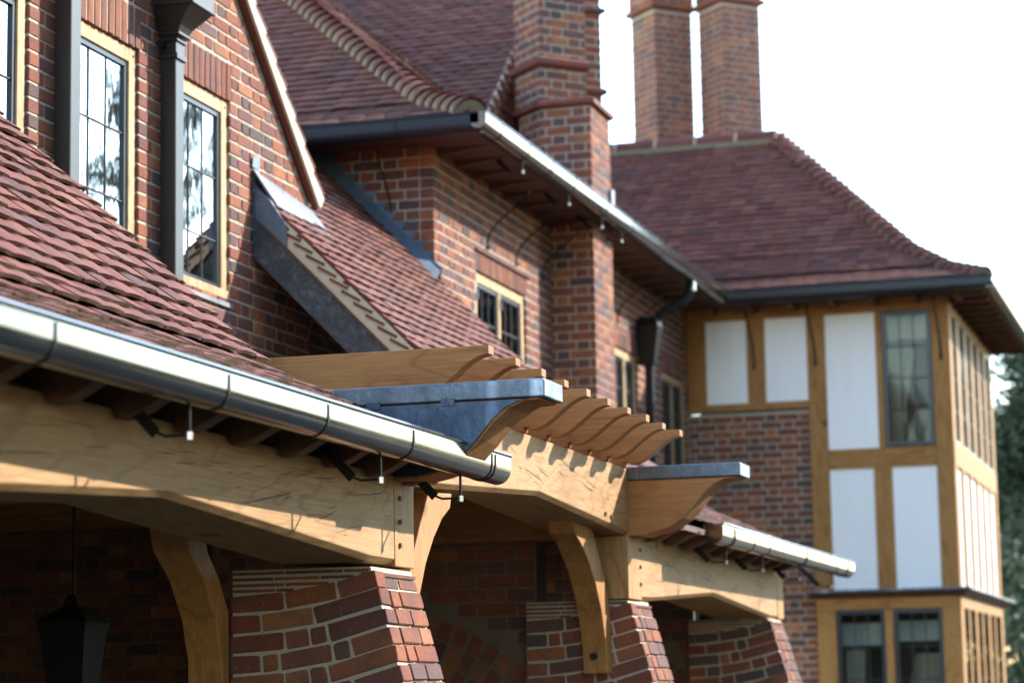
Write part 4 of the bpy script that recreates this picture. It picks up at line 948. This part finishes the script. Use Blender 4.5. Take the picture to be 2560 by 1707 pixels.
cloth('blind', 'pale roller blind half down in the left bay window light', 'blind', 24.08, 3.39, 3.84, 2.02, 2.24, 0, 'blind', 1)
cloth('blind', 'pale roller blind half down in the right bay window light', 'blind', 24.08, 2.83, 3.28, 2.05, 2.25, 0, 'blind', 1)
cloth('curtain', 'narrow white curtain behind the left bay window light', 'curtain', 24.14, 3.62, 3.82, 1.2, 1.98, .3, 'cloth', 4)
ls = MB().loft([[(24.2+r_*math.cos(2*math.pi*i/20), 3.02+r_*math.sin(2*math.pi*i/20), z) for i in range(20)] for z, r_ in ((1.55, .20), (1.93, .12))]).build('lampshade', 'shade'); ls['label'] = 'beige tapered lampshade inside the right bay window light'; ls['category'] = 'lampshade'

# ------------------------------------------------------------------ trees
def tree(label, x, y, h, rad, n, leaf='leaf', base=.12, dens=1.0, seed=1, group=None, conifer=True):
    t = thing('tree', label, 'tree', (x, y, 0), group); rs = random.Random(seed); nr = np.random.default_rng(seed)
    tr = MB(); pts = [(x+rs.uniform(-.1, .1)*k, y+rs.uniform(-.1, .1)*k, h*k/8) for k in range(9)]
    tr.tube(pts, [.22*(1-k/9)+.03 for k in range(9)], 8)
    ends = []
    for i in range(46):
        zf = base+(1-base)*rs.random()**.9*.98; a = rs.uniform(0, 6.283); ll = rad*((1-zf)**.6*.9+.12 if conifer else (1-(2*zf-1.05)**2*.8))*rs.uniform(.6, 1.1)
        b0 = Vector((x, y, h*zf)); e = b0+Vector((math.cos(a)*ll, math.sin(a)*ll, (-.12 if conifer else .3)*ll+rs.uniform(-.2, .2)))
        tr.tube([b0, (b0+e)/2+Vector((0, 0, .1)), e], [.05, .035, .015], 5); ends.append((b0, e))
    tr.build('trunk', 'bark', t)
    V, F = [], []; off = 0
    for b0, e in ends:
        for c in range(7):
            tt = rs.uniform(.3, 1.05); cc = np.array(b0.lerp(e, tt)); m_ = int(n/46/7); sp = .16+.10*rs.random()
            pp = cc+nr.normal(0, 1, (m_, 3))*np.array([sp*1.7, sp*1.7, sp]); dd = nr.normal(0, 1, (m_, 3)); dd /= np.linalg.norm(dd, axis=1)[:, None]
            ee = np.cross(dd, nr.normal(0, 1, (m_, 3))); ee /= np.linalg.norm(ee, axis=1)[:, None]
            sz = nr.uniform(.035, .085, (m_, 1))*dens
            q = np.stack([pp-dd*sz, pp+ee*sz*.45, pp+dd*sz, pp-ee*sz*.45], 1).reshape(-1, 3); V.append(q)
            F += [(off+4*i, off+4*i+1, off+4*i+2, off+4*i+3) for i in range(m_)]; off += 4*m_
    me = bpy.data.meshes.new('crown'); me.from_pydata(np.concatenate(V).tolist(), [], F); me.materials.append(M[leaf])
    o = bpy.data.objects.new('crown', me); COL.objects.link(o); attach(o, t); return t
tree('dark conifer with sky gaps just right of the half timbered wing', 40.5, 2.6, 7.5, 2.4, 60000, seed=3)
tree('tall dark conifer further right behind the timbered wing', 46, 2.0, 8.6, 3.2, 50000, seed=5)
tree('dense dark evergreen at the back behind the conifers', 54, 3.2, 7.4, 4.5, 40000, dens=2.2, base=.03, seed=9, conifer=False)
tree('lower leafy shrub at the foot of the conifers by the bay window', 36, 2.2, 3.6, 1.5, 16000, 'leaf2', base=.05, seed=7, conifer=False)
for i, (x, y, h, rd) in enumerate(((45, -11.0, 14.6, 1.6), (54, -14.2, 16.4, 1.5), (43, -13.4, 12.4, 1.4))):
    tree(['bare stemmed pine across the drive', 'broad pine across the drive', 'slim pine nearest the wing across the drive', 'tallest pine far across the drive'][i], x, y, h, rd, 1500, seed=20+i, base=.80, dens=1.5, conifer=False)

# unseen tree row added on the right to cut sky light on the fronts
word = ['nearest the viewer', 'second', 'third', 'fourth', 'fifth', 'sixth', 'seventh', 'eighth', 'ninth', 'tenth', 'eleventh', 'twelfth', 'thirteenth', 'farthest']
for i in range(14):
    x = -16+5.4*i+random.uniform(-.6, .6); far = i > 8
    tree('added unseen tree that blocks sky light, %s along its row' % word[i], x, (-11.5 if 2 < i < 6 else -13.5)+random.uniform(-1.0, 1.0), (4.6 if far else (21.0 if 2 < i < 6 else 12.8))+random.uniform(-.6, .8), 4.2 if far else (5.4 if 2 < i < 6 else 4.8), (20000 if 2 < i < 6 else 12000), seed=50+i, base=.03, dens=6.5, conifer=False, group='added sky blocking trees')
